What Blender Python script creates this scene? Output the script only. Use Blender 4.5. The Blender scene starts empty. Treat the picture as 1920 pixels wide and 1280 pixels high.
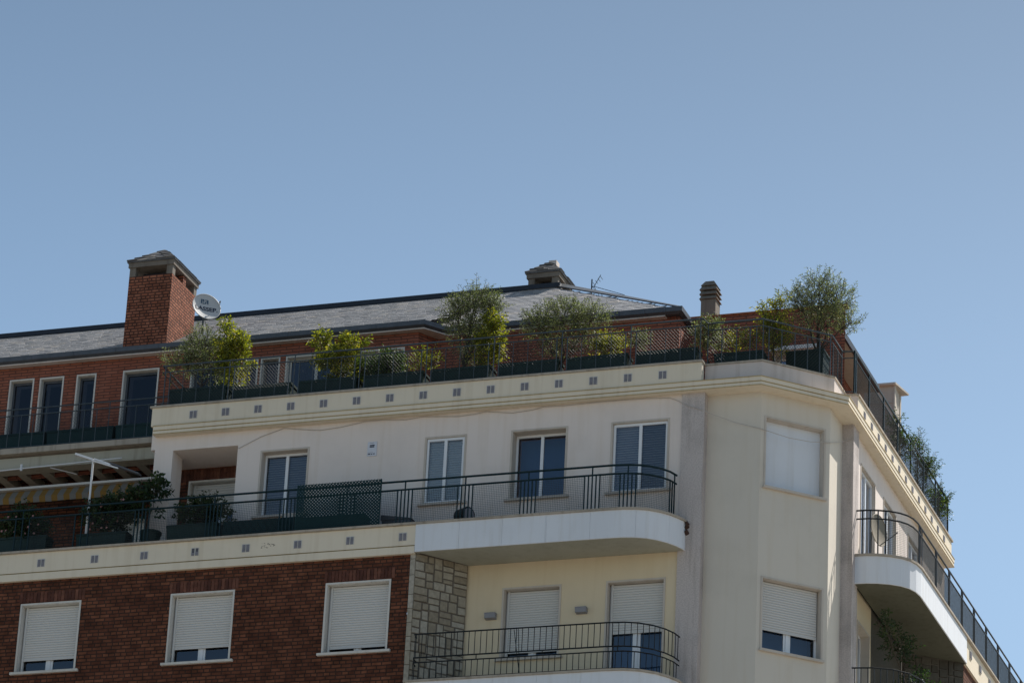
import bpy, bmesh, math, random
from mathutils import Vector, Matrix
random.seed(7)
scn = bpy.context.scene
COL = scn.collection

# ------------------------------------------------------------------ camera
cam_d = bpy.data.cameras.new('camera')
cam = bpy.data.objects.new('camera', cam_d); COL.objects.link(cam)
R_ = Vector((0.94725793, 0.31698034, 0.04717926)); U_ = Vector((0.0833172, -0.38574288, 0.91883659))
F_ = Vector((-0.3094522, 0.8664444, 0.39180791))
m4 = Matrix((R_, U_, -F_)).transposed().to_4x4()
m4.translation = Vector((18.0422, -60.8282, 1.6))
cam.matrix_world = m4
cam_d.sensor_width = 36; cam_d.lens = 36 * 7245.0 / 1920
cam_d.clip_start = 0.5; cam_d.clip_end = 5000
scn.camera = cam

# ------------------------------------------------------------------ light
SUN = Vector((1.0, 1.55, 2.5)).normalized()
elev = math.asin(SUN.z); rot = math.atan2(SUN.x, SUN.y)
w = bpy.data.worlds.new('World'); scn.world = w; w.use_nodes = True
nt = w.node_tree; bg = nt.nodes['Background']
sky = nt.nodes.new('ShaderNodeTexSky'); sky.sky_type = 'NISHITA'; sky.sun_disc = False
sky.sun_elevation = elev; sky.sun_rotation = rot
sky.altitude = 600; sky.air_density = 1.0; sky.dust_density = 2.6; sky.ozone_density = 1.0
tcw = nt.nodes.new('ShaderNodeTexCoord'); spx = nt.nodes.new('ShaderNodeSeparateXYZ'); nt.links.new(tcw.outputs['Generated'], spx.inputs[0])
mrw = nt.nodes.new('ShaderNodeMapRange'); mrw.interpolation_type = 'SMOOTHSTEP'          # clear air deepens with height above the horizon
mrw.inputs['From Min'].default_value = 0.33; mrw.inputs['From Max'].default_value = 0.52; mrw.inputs['To Min'].default_value = 1.1; mrw.inputs['To Max'].default_value = 0.72
nt.links.new(spx.outputs[2], mrw.inputs[0])
tnt = nt.nodes.new('ShaderNodeMix'); tnt.data_type = 'RGBA'; tnt.blend_type = 'MULTIPLY'; tnt.inputs[0].default_value = 1; tnt.inputs[7].default_value = (0.90, 1.0, 0.97, 1)
nt.links.new(sky.outputs[0], tnt.inputs[6])
vm = nt.nodes.new('ShaderNodeVectorMath'); vm.operation = 'SCALE'; nt.links.new(tnt.outputs[2], vm.inputs[0]); nt.links.new(mrw.outputs[0], vm.inputs['Scale'])
nt.links.new(vm.outputs[0], bg.inputs[0]); bg.inputs[1].default_value = 0.1
sl = bpy.data.lights.new('sun', 'SUN'); sl.energy = 5.0; sl.angle = math.radians(0.5); sl.color = (1, 0.94, 0.86)
so = bpy.data.objects.new('sun', sl); COL.objects.link(so); so.rotation_euler = SUN.to_track_quat('Z', 'Y').to_euler()
so.location = (40, 40, 80)
scn.view_settings.view_transform = 'Standard'; scn.view_settings.look = 'None'
scn.view_settings.exposure = 0.4; scn.view_settings.gamma = 1

# ------------------------------------------------------------------ materials
def mat(name, col, rough=0.8, metal=0.0, spec=0.3):
    m = bpy.data.materials.new(name); m.use_nodes = True
    b = m.node_tree.nodes['Principled BSDF']
    b.inputs['Base Color'].default_value = (*col, 1); b.inputs['Roughness'].default_value = rough
    b.inputs['Metallic'].default_value = metal; b.inputs['Specular IOR Level'].default_value = spec
    return m
def N(m, t, **kw):
    n = m.node_tree.nodes.new(t)
    for k, v in kw.items():
        if k in n.inputs: n.inputs[k].default_value = v
        else: setattr(n, k, v)
    return n
def LK(m, a, b): m.node_tree.links.new(a, b)
def BS(m): return m.node_tree.nodes['Principled BSDF']
def coords(m, src='UV', scale=(1, 1, 1)):
    tc = N(m, 'ShaderNodeTexCoord'); mp = N(m, 'ShaderNodeMapping'); mp.inputs['Scale'].default_value = scale
    LK(m, tc.outputs[src], mp.inputs['Vector']); return mp.outputs[0]
def ramp(m, fac, stops):
    r = N(m, 'ShaderNodeValToRGB'); e = r.color_ramp.elements
    while len(e) < len(stops): e.new(0.5)
    for i, (p, c) in enumerate(stops): e[i].position = p; e[i].color = (*c, 1)
    LK(m, fac, r.inputs[0]); return r.outputs[0]
def mixc(m, fac, a, b, typ='MIX'):
    n = N(m, 'ShaderNodeMix', data_type='RGBA', blend_type=typ)
    if isinstance(fac, float): n.inputs[0].default_value = fac
    else: LK(m, fac, n.inputs[0])
    for s, x in ((n.inputs[6], a), (n.inputs[7], b)):
        if isinstance(x, tuple): s.default_value = (*x, 1)
        else: LK(m, x, s)
    return n.outputs[2]
def bump(m, h, strength, dist=0.01):
    b = N(m, 'ShaderNodeBump'); b.inputs['Strength'].default_value = strength; b.inputs['Distance'].default_value = dist
    LK(m, h, b.inputs['Height']); LK(m, b.outputs[0], BS(m).inputs['Normal'])

def plaster(name, c, stain=0.88, fine=60, patch=0.9):
    m = mat(name, c, 0.9, spec=0.15)
    v = coords(m, 'Object')
    n1 = N(m, 'ShaderNodeTexNoise'); n1.inputs['Scale'].default_value = 0.9; n1.inputs['Detail'].default_value = 6; n1.inputs['Roughness'].default_value = 0.6
    LK(m, v, n1.inputs['Vector'])
    c1 = ramp(m, n1.outputs[0], [(0.36, tuple(x * patch for x in c)), (0.5, c)])
    v2 = coords(m, 'Object', (9, 9, 0.55))
    n2 = N(m, 'ShaderNodeTexNoise'); n2.inputs['Scale'].default_value = 1.0; n2.inputs['Detail'].default_value = 8
    LK(m, v2, n2.inputs['Vector'])
    s = ramp(m, n2.outputs[0], [(0.28, (stain, stain * 0.985, stain * 0.96)), (0.5, (1, 1, 1))])
    out = mixc(m, 1.0, c1, s, 'MULTIPLY')
    LK(m, out, BS(m).inputs['Base Color'])
    n3 = N(m, 'ShaderNodeTexNoise'); n3.inputs['Scale'].default_value = fine; n3.inputs['Detail'].default_value = 3
    LK(m, v, n3.inputs['Vector']); bump(m, n3.outputs[0], 0.25, 0.004)
    return m
def brick(name, c1, c2, mortar, rowh=0.07, bw=0.25, mort=0.012, dark=0.6, bumpd=0.012, bs=0.9):
    m = mat(name, c1, 0.9, spec=0.15)
    v = coords(m, 'UV')
    b = N(m, 'ShaderNodeTexBrick'); b.offset = 0.5; b.squash = 1.0 if 'orange' in name else 0.62; b.squash_frequency = 3
    b.inputs['Scale'].default_value = 1; b.inputs['Brick Width'].default_value = bw; b.inputs['Row Height'].default_value = rowh
    b.inputs['Mortar Size'].default_value = mort; b.inputs['Mortar Smooth'].default_value = 0.25; b.inputs['Bias'].default_value = -0.1
    b.inputs['Color1'].default_value = (*c1, 1); b.inputs['Color2'].default_value = (*c2, 1); b.inputs['Mortar'].default_value = (*mortar, 1)
    # wobble so courses are not ruled
    nz = N(m, 'ShaderNodeTexNoise'); nz.inputs['Scale'].default_value = 7; LK(m, v, nz.inputs['Vector'])
    mv = N(m, 'ShaderNodeMix', data_type='RGBA', blend_type='LINEAR_LIGHT'); mv.inputs[0].default_value = 0.006
    LK(m, v, mv.inputs[6]); LK(m, nz.outputs[1], mv.inputs[7]); LK(m, mv.outputs[2], b.inputs['Vector'])
    n1 = N(m, 'ShaderNodeTexNoise'); n1.inputs['Scale'].default_value = 5.0; n1.inputs['Detail'].default_value = 5; LK(m, v, n1.inputs['Vector'])
    r1 = ramp(m, n1.outputs[0], [(0.3, (dark, dark, dark)), (0.7, (1.15, 1.12, 1.1))])
    o = mixc(m, 1.0, b.outputs[0], r1, 'MULTIPLY')
    n2 = N(m, 'ShaderNodeTexNoise'); n2.inputs['Scale'].default_value = 0.8; n2.inputs['Detail'].default_value = 4; LK(m, v, n2.inputs['Vector'])
    r2 = ramp(m, n2.outputs[0], [(0.3, (0.82, 0.81, 0.80)), (0.6, (1, 1, 1))])
    o = mixc(m, 1.0, o, r2, 'MULTIPLY')
    LK(m, o, BS(m).inputs['Base Color'])
    inv = N(m, 'ShaderNodeMath', operation='SUBTRACT'); inv.inputs[0].default_value = 1; LK(m, b.outputs[1], inv.inputs[1])
    ad = N(m, 'ShaderNodeMath', operation='MULTIPLY_ADD'); LK(m, n1.outputs[0], ad.inputs[0]); ad.inputs[1].default_value = 0.5; LK(m, inv.outputs[0], ad.inputs[2])
    bump(m, ad.outputs[0], bs, bumpd)
    return m
def toned(name, stops, rough=0.8, noise=0.35, nscale=30, metal=0.0, spec=0.3, bumps=0.3, trans=0.0):
    """colour picked per face by the mesh's 'tone' attribute"""
    m = mat(name, stops[0][1], rough, metal, spec)
    a = N(m, 'ShaderNodeAttribute', attribute_name='tone')
    c = ramp(m, a.outputs['Fac'], stops)
    n1 = N(m, 'ShaderNodeTexNoise'); n1.inputs['Scale'].default_value = nscale; n1.inputs['Detail'].default_value = 5
    LK(m, coords(m, 'Object'), n1.inputs['Vector'])
    k = 1 - noise
    r = ramp(m, n1.outputs[0], [(0.3, (k, k, k)), (0.7, (1, 1, 1))])
    o = mixc(m, 1.0, c, r, 'MULTIPLY'); LK(m, o, BS(m).inputs['Base Color'])
    if bumps: bump(m, n1.outputs[0], bumps, 0.006)
    if trans:
        t = N(m, 'ShaderNodeBsdfTranslucent'); mx = N(m, 'ShaderNodeMixShader'); mx.inputs[0].default_value = trans
        br = mixc(m, 1.0, o, (1.5, 1.6, 0.7), 'MULTIPLY'); LK(m, br, t.inputs[0])
        LK(m, BS(m).outputs[0], mx.inputs[1]); LK(m, t.outputs[0], mx.inputs[2])
        LK(m, mx.outputs[0], m.node_tree.nodes['Material Output'].inputs['Surface'])
    return m
def glass_mat(name, tint=(0.25, 0.32, 0.4), refl=0.3):
    m = bpy.data.materials.new(name); m.use_nodes = True; nt = m.node_tree; nt.nodes.clear()
    o = nt.nodes.new('ShaderNodeOutputMaterial'); t = nt.nodes.new('ShaderNodeBsdfTransparent'); t.inputs[0].default_value = (*tint, 1)
    g = nt.nodes.new('ShaderNodeBsdfGlossy'); g.inputs['Roughness'].default_value = 0.02; g.inputs[0].default_value = (0.85, 0.9, 1, 1)
    fr = nt.nodes.new('ShaderNodeFresnel'); fr.inputs[0].default_value = 1.6
    mm = nt.nodes.new('ShaderNodeMath'); mm.operation = 'MULTIPLY_ADD'; mm.inputs[1].default_value = 1.0; mm.inputs[2].default_value = refl - 0.05
    mm.use_clamp = True
    mx = nt.nodes.new('ShaderNodeMixShader')
    nt.links.new(fr.outputs[0], mm.inputs[0]); nt.links.new(mm.outputs[0], mx.inputs[0]); nt.links.new(t.outputs[0], mx.inputs[1])
    nt.links.new(g.outputs[0], mx.inputs[2]); nt.links.new(mx.outputs[0], o.inputs[0]); return m

M = {}
M['wall'] = plaster('cream_plaster', (0.77, 0.69, 0.64), 0.95, 60, 0.95)
M['band'] = plaster('pale_yellow_render', (0.75, 0.67, 0.54), 0.92, 60, 0.95)
M['recess'] = plaster('yellow_render', (0.70, 0.59, 0.42), 0.96, 60, 0.96)
M['bay'] = plaster('bay_render', (0.65, 0.60, 0.525), 0.97, 40, 0.95)
M['white'] = plaster('white_panel', (0.72, 0.75, 0.80), 0.93, 80, 0.96)
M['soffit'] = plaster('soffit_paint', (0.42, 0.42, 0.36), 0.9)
M['soffit_dark'] = plaster('shaded_soffit_paint', (0.13, 0.13, 0.10), 0.85)  # darker copy of the soffit paint, side balcony shade put into its colour
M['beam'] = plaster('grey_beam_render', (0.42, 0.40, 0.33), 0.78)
M['cap'] = plaster('stone_coping', (0.42, 0.37, 0.31), 0.7, 30, 0.8)
M['curb'] = plaster('pinkish_curb', (0.62, 0.555, 0.52), 0.85)
M['gold'] = plaster('ochre_line', (0.46, 0.36, 0.20), 0.8)
M['brick_low'] = brick('dark_red_brick', (0.125, 0.046, 0.028), (0.235, 0.092, 0.052), (0.06, 0.034, 0.026), 0.068, 0.19, 0.011, 0.6)
M['brick_up'] = brick('orange_red_brick', (0.30, 0.105, 0.068), (0.34, 0.13, 0.085), (0.15, 0.07, 0.055), 0.062, 0.26, 0.011, 0.85, 0.012)
M['brick_ch'] = brick('chimney_brick', (0.33, 0.12, 0.07), (0.41, 0.17, 0.105), (0.11, 0.052, 0.04), 0.062, 0.15, 0.013, 0.6, 0.03, 1.0)
M['frame'] = mat('white_aluminium', (0.75, 0.77, 0.80), 0.4, spec=0.4)
M['trim'] = plaster('white_stone_trim', (0.62, 0.60, 0.56), 0.85, 30, 0.9)
M['trim_beige'] = plaster('beige_stone_trim', (0.56, 0.505, 0.445), 0.88, 30, 0.85)
M['shutter'] = mat('white_shutter', (0.62, 0.61, 0.59), 0.5)
M['blind_dark'] = mat('grey_shutter', (0.15, 0.16, 0.175), 0.5)
M['blind_light'] = mat('pale_shutter', (0.66, 0.68, 0.66), 0.5)
M['pane'] = glass_mat('window_glass', (0.74, 0.79, 0.84), 0.07)
M['pane_dark'] = glass_mat('dark_window_glass', (0.12, 0.14, 0.18), 0.035)
M['pane_sky'] = glass_mat('sky_reflecting_glass', (0.2, 0.25, 0.3), 0.5)
M['joint'] = mat('slat_joint', (0.43, 0.425, 0.41), 0.9)
M['room'] = mat('dark_room', (0.015, 0.02, 0.03), 0.9)
M['room_blue'] = mat('blue_curtain_room', (0.06, 0.125, 0.23), 0.9)
M['black'] = mat('black_metal', (0.012, 0.014, 0.016), 0.45, 0.2)
M['green_metal'] = mat('dark_green_metal', (0.008, 0.023, 0.027), 0.4, 0.2)
M['grey_metal'] = mat('grey_green_metal', (0.07, 0.085, 0.095), 0.45, 0.3)
M['wire'] = mat('wire', (0.03, 0.036, 0.038), 0.6, 0.1)
M['gutter'] = toned('zinc_gutter', [(0, (0.09, 0.10, 0.12)), (1, (0.13, 0.14, 0.16))], 0.5, 0.25, 6, 0.3)
M['ridge'] = toned('ridge_flashing', [(0, (0.02, 0.026, 0.04)), (1, (0.03, 0.036, 0.05))], 0.5, 0.2, 6)
M['hipzinc'] = toned('zinc_sheet', [(0, (0.16, 0.17, 0.18)), (1, (0.2, 0.21, 0.22))], 0.45, 0.2, 3, 0.3)
M['slate'] = toned('slate', [(0, (0.27, 0.275, 0.29)), (0.4, (0.37, 0.37, 0.385)), (0.8, (0.42, 0.415, 0.42)), (1, (0.48, 0.44, 0.40))], 0.55, 0.2, 12, spec=0.5)
M['old_slate'] = toned('old_slate', [(0, (0.10, 0.10, 0.105)), (0.7, (0.17, 0.165, 0.165)), (1, (0.26, 0.24, 0.22))], 0.6, 0.35, 12)
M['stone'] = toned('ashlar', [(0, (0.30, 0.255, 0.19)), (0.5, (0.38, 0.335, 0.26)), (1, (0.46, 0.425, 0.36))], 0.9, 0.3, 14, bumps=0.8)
M['stone_dark'] = toned('shaded_ashlar', [(0, (0.07, 0.062, 0.05)), (1, (0.12, 0.11, 0.09))], 0.9, 0.3, 14, bumps=0.8)  # same ashlar darkened, the side recess's shade is mixed into its tones
M['mortar'] = mat('dark_mortar', (0.15, 0.13, 0.11), 0.95)
M['concrete'] = plaster('chimney_concrete', (0.20, 0.175, 0.15), 0.75, 30, 0.75)
M['planter'] = toned('dark_green_planter', [(0, (0.010, 0.028, 0.026)), (1, (0.016, 0.04, 0.036))], 0.55, 0.3, 8)
M['screen'] = toned('dark_green_screen', [(0, (0.006, 0.03, 0.035)), (1, (0.010, 0.045, 0.05))], 0.7, 0.3, 20)
M['terracotta'] = plaster('terracotta', (0.35, 0.13, 0.07), 0.8)
M['bark'] = toned('bark', [(0, (0.06, 0.045, 0.035)), (1, (0.10, 0.08, 0.06))], 0.9, 0.4, 30)
M['dish'] = mat('white_dish', (0.52, 0.52, 0.52), 0.5)
M['dish_beige'] = mat('beige_dish', (0.24, 0.21, 0.16), 0.6)
M['ink'] = mat('dark_ink', (0.02, 0.03, 0.06), 0.6)
M['ink_blue'] = mat('blue_ink', (0.03, 0.09, 0.16), 0.6)
M['vent'] = mat('vent_grille', (0.27, 0.27, 0.31), 0.6)
M['vent_dark'] = mat('vent_gap', (0.11, 0.11, 0.125), 0.8)
M['plaque'] = mat('white_plaque', (0.62, 0.64, 0.70), 0.5)
M['cable'] = mat('cable', (0.46, 0.43, 0.40), 0.7)
M['lampgrey'] = mat('grey_lamp_plastic', (0.26, 0.26, 0.28), 0.5)
M['white_metal'] = mat('white_painted_metal', (0.72, 0.73, 0.75), 0.4)
M['cloth_grey'] = mat('grey_fabric', (0.10, 0.11, 0.13), 0.9)
M['aw_yellow'] = mat('yellow_awning', (0.24, 0.135, 0.035), 0.9)
M['aw_white'] = mat('white_awning', (0.19, 0.18, 0.165), 0.9)
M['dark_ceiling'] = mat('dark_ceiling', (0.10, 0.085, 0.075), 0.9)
M['aw_red'] = mat('red_awning', (0.30, 0.05, 0.03), 0.9)
M['rust'] = mat('rusty_break', (0.07, 0.04, 0.032), 0.95)
M['tile'] = plaster('terrace_tile', (0.30, 0.14, 0.10), 0.8)
M['petal'] = mat('pale_pink_petal', (0.40, 0.22, 0.22), 0.7)
GR = plaster('granite', (0.55, 0.50, 0.48), 0.72, 60, 0.8)
_n = N(GR, 'ShaderNodeTexNoise'); _n.inputs['Scale'].default_value = 45; _n.inputs['Detail'].default_value = 2; LK(GR, coords(GR, 'Object'), _n.inputs['Vector'])
_src = BS(GR).inputs['Base Color'].links[0].from_socket
_o = mixc(GR, 1.0, _src, ramp(GR, _n.outputs[0], [(0.35, (0.83, 0.82, 0.82)), (0.6, (1.04, 1.03, 1.02))]), 'MULTIPLY'); LK(GR, _o, BS(GR).inputs['Base Color'])
M['granite'] = GR
def leafm(name, stops, tr=0.35): return toned(name, stops, 0.55, 0.15, 4, spec=0.35, bumps=0, trans=tr)
M['olive'] = leafm('olive_leaf', [(0, (0.08, 0.105, 0.055)), (0.6, (0.17, 0.20, 0.115)), (1, (0.28, 0.31, 0.20))], 0.35)
M['yellow'] = leafm('yellow_green_leaf', [(0, (0.06, 0.09, 0.015)), (0.6, (0.22, 0.23, 0.03)), (1, (0.45, 0.38, 0.05))], 0.45)
M['greenleaf'] = leafm('green_leaf', [(0, (0.02, 0.045, 0.012)), (0.6, (0.05, 0.09, 0.02)), (1, (0.10, 0.14, 0.03))])
M['darkleaf'] = leafm('dark_green_leaf', [(0, (0.012, 0.03, 0.012)), (0.6, (0.03, 0.06, 0.025)), (1, (0.06, 0.09, 0.03))])
M['dry'] = leafm('dry_leaf', [(0, (0.12, 0.09, 0.05)), (1, (0.22, 0.17, 0.10))])

# ------------------------------------------------------------------ mesh builder
class MB:
    def __init__(s): s.v = []; s.f = []; s.mi = []; s.t = []; s.uv = []
    def face(s, pts, m=0, t=0.5, uv=None):
        i = len(s.v); s.v += [tuple(p) for p in pts]; s.f.append(tuple(range(i, i + len(pts)))); s.mi.append(m); s.t.append(t); s.uv.append(uv)
    def hexa(s, P, m=0, t=0.5):
        i = len(s.v); s.v += [tuple(p) for p in P]
        for q in ((0, 1, 2, 3), (7, 6, 5, 4), (0, 4, 5, 1), (1, 5, 6, 2), (2, 6, 7, 3), (3, 7, 4, 0)):
            s.f.append(tuple(i + k for k in q)); s.mi.append(m); s.t.append(t); s.uv.append(None)
    def box(s, a, b, fr=None, m=0, t=0.5):
        (x0, y0, z0), (x1, y1, z1) = a, b
        P = [(x0, y0, z0), (x1, y0, z0), (x1, y1, z0), (x0, y1, z0), (x0, y0, z1), (x1, y0, z1), (x1, y1, z1), (x0, y1, z1)]
        if fr: P = [fr(*p) for p in P]
        s.hexa(P, m, t)
    def tube(s, pts, r, n=6, m=0, t=0.5, cap=True):
        pts = [Vector(p) for p in pts]; rr = r if isinstance(r, (list, tuple)) else [r] * len(pts)
        base = len(s.v); up = Vector((0, 0, 1))
        for k, p in enumerate(pts):
            d = (pts[min(k + 1, len(pts) - 1)] - pts[max(k - 1, 0)]).normalized()
            a = d.cross(up if abs(d.z) < 0.95 else Vector((1, 0, 0))).normalized(); b = d.cross(a)
            for j in range(n):
                an = 2 * math.pi * (j + 0.5) / n; s.v.append(tuple(p + (a * math.cos(an) + b * math.sin(an)) * rr[k]))
        for k in range(len(pts) - 1):
            for j in range(n):
                j2 = (j + 1) % n; s.f.append((base + k * n + j, base + k * n + j2, base + (k + 1) * n + j2, base + (k + 1) * n + j)); s.mi.append(m); s.t.append(t); s.uv.append(None)
        if cap:
            for k in (0, len(pts) - 1):
                s.f.append(tuple(base + k * n + j for j in range(n))); s.mi.append(m); s.t.append(t); s.uv.append(None)
    def sweep(s, prof, path, m=0, t=0.5, close=True, mats=None):
        """prof: [(out, z)], path: [(x, y)]; outward is to the right of travel"""
        rings = []
        P = [Vector((p[0], p[1])) for p in path]
        for k in range(len(P)):
            nn = []
            if k > 0: d = (P[k] - P[k - 1]).normalized(); nn.append(Vector((d.y, -d.x)))
            if k < len(P) - 1: d = (P[k + 1] - P[k]).normalized(); nn.append(Vector((d.y, -d.x)))
            n = sum(nn, Vector((0, 0))).normalized(); n = n / max(0.3, n.dot(nn[0]))
            rings.append([(P[k].x + n.x * o, P[k].y + n.y * o, z) for o, z in prof])
        L = len(prof); rng = range(L if close else L - 1)
        i = len(s.v)
        for r in rings: s.v += r
        for k in range(len(P) - 1):
            for j in rng:
                j2 = (j + 1) % L; s.f.append((i + k * L + j, i + k * L + j2, i + (k + 1) * L + j2, i + (k + 1) * L + j)); s.mi.append(mats[j] if mats else m); s.t.append(t); s.uv.append(None)
        if close:
            for k in (0, len(P) - 1): s.f.append(tuple(i + k * L + j for j in range(L))); s.mi.append(m); s.t.append(t); s.uv.append(None)
    def wall(s, fr, u0, u1, z0, z1, holes=(), v=0.0, depth=0.0, m=0, mr=None):
        us = sorted({u0, u1, *[h[0] for h in holes], *[h[1] for h in holes]}); zs = sorted({z0, z1, *[h[2] for h in holes], *[h[3] for h in holes]})
        for a, b in zip(us, us[1:]):
            for c, d in zip(zs, zs[1:]):
                mu, mz = (a + b) / 2, (c + d) / 2
                if any(h[0] < mu < h[1] and h[2] < mz < h[3] for h in holes): continue
                s.face([fr(a, v, c), fr(b, v, c), fr(b, v, d), fr(a, v, d)], m)
        if depth:
            for (a, b, c, d) in holes:
                for (p, q) in (((a, c), (b, c)), ((b, c), (b, d)), ((b, d), (a, d)), ((a, d), (a, c))):
                    s.face([fr(p[0], v, p[1]), fr(q[0], v, q[1]), fr(q[0], v - depth, q[1]), fr(p[0], v - depth, p[1])], mr if mr is not None else m)
    def build(s, name, mats, parent=None, smooth=False, recalc=True):
        me = bpy.data.meshes.new(name)
        me.from_pydata(s.v, [], s.f)
        if not isinstance(mats, (list, tuple)): mats = [mats]
        for m in mats: me.materials.append(M[m] if isinstance(m, str) else m)
        me.polygons.foreach_set('material_index', s.mi)
        if recalc:
            b = bmesh.new(); b.from_mesh(me); bmesh.ops.recalc_face_normals(b, faces=b.faces); b.to_mesh(me); b.free()
        at = me.attributes.new('tone', 'FLOAT', 'FACE'); at.data.foreach_set('value', s.t)
        uvl = me.uv_layers.new(name='UVMap').data
        for p in me.polygons:
            n = p.normal; cu = s.uv[p.index]
            if cu:
                vid = list(s.f[p.index])
                for li in p.loop_indices: uvl[li].uv = cu[vid.index(me.loops[li].vertex_index)]
                continue
            if abs(n.z) > 0.95: tx, ty = Vector((1, 0, 0)), Vector((0, 1, 0))
            else:
                tx = Vector((-n.y, n.x, 0)).normalized(); ty = n.cross(tx)
                if ty.z < 0: ty = -ty
                if tx.x + tx.y < 0: tx = -tx
            for li in p.loop_indices:
                co = me.vertices[me.loops[li].vertex_index].co; uvl[li].uv = (co.dot(tx), co.dot(ty))
        if smooth: me.polygons.foreach_set('use_smooth', [True] * len(me.polygons))
        me.update()
        o = bpy.data.objects.new(name, me); COL.objects.link(o)
        if parent: o.parent = parent
        return o
def tag(o, label=None, cat=None, group=None, kind=None):
    if label: o['label'] = label
    if cat: o['category'] = cat
    if group: o['group'] = group
    if kind: o['kind'] = kind
    return o
def empty(name, loc, label, cat, group=None):
    o = bpy.data.objects.new(name, None); o.location = loc; o.empty_display_size = 0.3; COL.objects.link(o)
    return tag(o, label, cat, group)
def frame(O, U, V):
    """u along the wall, v out of it, z up"""
    def f(u, v, z): return Vector((O[0] + u * U[0] + v * V[0], O[1] + u * U[1] + v * V[1], z))
    return f
FA = frame((0, 0), (1, 0), (0, -1))                       # street front: u = x, v = -y
FC = frame((0, 0), (0, 1), (1, 0))                        # side front:  u = y, v = x

# ------------------------------------------------------------------ ground
g = MB(); g.face([(-600, -600, 0), (600, -600, 0), (600, 600, 0), (-600, 600, 0)])
M['asphalt'] = plaster('asphalt', (0.24, 0.22, 0.19), 0.8)
tag(g.build('ground', 'asphalt', recalc=False), 'pale paved ground below the building', kind='structure')
g = MB(); g.box((-30, -5, 0.004), (8, 20, 0.14)); M['paving'] = plaster('paving', (0.36, 0.33, 0.29), 0.85)
tag(g.build('pavement', 'paving'), 'pale pavement round the foot of the building', kind='structure')

# ------------------------------------------------------------------ building
B = bpy.data.objects.new('apartment_building', None); COL.objects.link(B); B.empty_display_size = 1
tag(B, 'corner apartment building with cream and brick storeys, curved white balconies and slate roof', 'building')
WY = -0.04                       # street wall plane (v)
DEP = 0.20
# -------- windows
def shutter_mb(mb, fr, u0, u1, z0, z1, v, pitch=0.045, m=0):
    n = max(1, int((z1 - z0) / pitch)); h = (z1 - z0) / n
    pr = []
    for i in range(n):
        z = z0 + i * h; pr += [(v, z + 0.001), (v + 0.010, z + h * 0.22), (v + 0.010, z + h * 0.66), (v, z + h * 0.84)]
    for k, ((a, b), (c, d)) in enumerate(zip(pr, pr[1:])):
        mb.face([fr(u0, a, b), fr(u1, a, b), fr(u1, c, d), fr(u0, c, d)], 1 if k % 4 == 3 else m)
def window(fr, u0, u1, z0, z1, v, kind, cover=0.8, trim='trim', sill=True, pane='pane', room='room', label=None, dep=DEP, silltrim=0.10, frm='frame', mull=True, blind='shutter', tw=0.034, parent=B):
    """opening u0..u1, z0..z1 in a wall at v; surround, frame, panes, shutter and sill"""
    mb = MB(); b = v - dep
    # surround: jambs and lintel flush ring, 12 mm proud of the wall, lining the reveal
    for (a0, a1, c0, c1) in ((u0 - tw, u0, z0, z1 + tw), (u1, u1 + tw, z0, z1 + tw), (u0, u1, z1, z1 + tw)):
        mb.box((a0, v - 0.05, c0), (a1, v + 0.012, c1), fr)
    mb.box((u0 - 0.002, b, z0), (u0 + 0.006, v - 0.002, z1), fr); mb.box((u1 - 0.006, b, z0), (u1 + 0.002, v - 0.002, z1), fr); mb.box((u0 + 0.006, b, z1 - 0.006), (u1 - 0.006, v - 0.002, z1 + 0.002), fr)
    w = mb.build('window', trim, parent)
    if label: w['label'] = label
    if sill:
        s = MB(); s.box((u0 - silltrim, b, z0 - 0.045), (u1 + silltrim, v + 0.06, z0 - 0.001), fr); s.build('sill', trim, w)
    f = 0.045; fv = b + 0.05
    if kind != 'closed':
        s = MB()
        s.box((u0 + 0.008, b + 0.004, z0), (u0 + f, fv, z1 - 0.008), fr); s.box((u1 - f, b + 0.004, z0), (u1 - 0.008, fv, z1 - 0.008), fr)
        s.box((u0 + f, b + 0.004, z0), (u1 - f, fv, z0 + f), fr); s.box((u0 + f, b + 0.004, z1 - f - 0.008), (u1 - f, fv, z1 - 0.008), fr)
        um = (u0 + u1) / 2
        if mull: s.box((um - f * 0.6, b + 0.002, z0 + f), (um + f * 0.6, fv + 0.006, z1 - f - 0.008), fr)
        if kind == 'shutter':
            s.box((um - 0.07, b, z0 + f), (um + 0.07, fv - 0.01, z1 - f), fr)
        s.build('frame', frm, w)
        cs = ((u0 + f, um), (um, u1 - f)) if mull else ((u0 + f, u1 - f),)
        for (a, c) in cs:
            s = MB(); s.face([fr(a, b + 0.025, z0 + f), fr(c, b + 0.025, z0 + f), fr(c, b + 0.025, z1 - f), fr(a, b + 0.025, z1 - f)]); s.build('pane', pane, w)
        s = MB()
        if kind == 'blind':
            shutter_mb(s, fr, u0 + f * 0.5, u1 - f * 0.5, z0 + 0.01, z1 - 0.01, b - 0.03); s.build('blind', [blind, 'joint'], w)
        else:
            s.box((u0 - 0.01, b - 0.5, z0 - 0.02), (u1 + 0.01, b - 0.3, z1 + 0.02), fr)
            s.build('room_curtain', room, w)
    if kind == 'shutter':
        s = MB(); zb = z1 - (z1 - z0) * cover
        shutter_mb(s, fr, u0 + 0.07, u1 - 0.03, zb, z1 - 0.006, b + 0.075)
        s.box((u0 + 0.07, b + 0.066, zb - 0.02), (u1 - 0.03, b + 0.088, zb + 0.004), fr)
        s.box((u0 + 0.04, b + 0.05, z0 + 0.002), (u0 + 0.07, b + 0.10, z1 - 0.008), fr)
        s.build('shutter', [blind, 'joint'], w)
    if kind == 'closed':
        s = MB()
        s.box((u0 + 0.006, b + 0.03, z0), (u1 - 0.006, b + 0.06, z1 - 0.008), fr)
        s.build('shutter', 'white', w)
    return w
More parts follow.
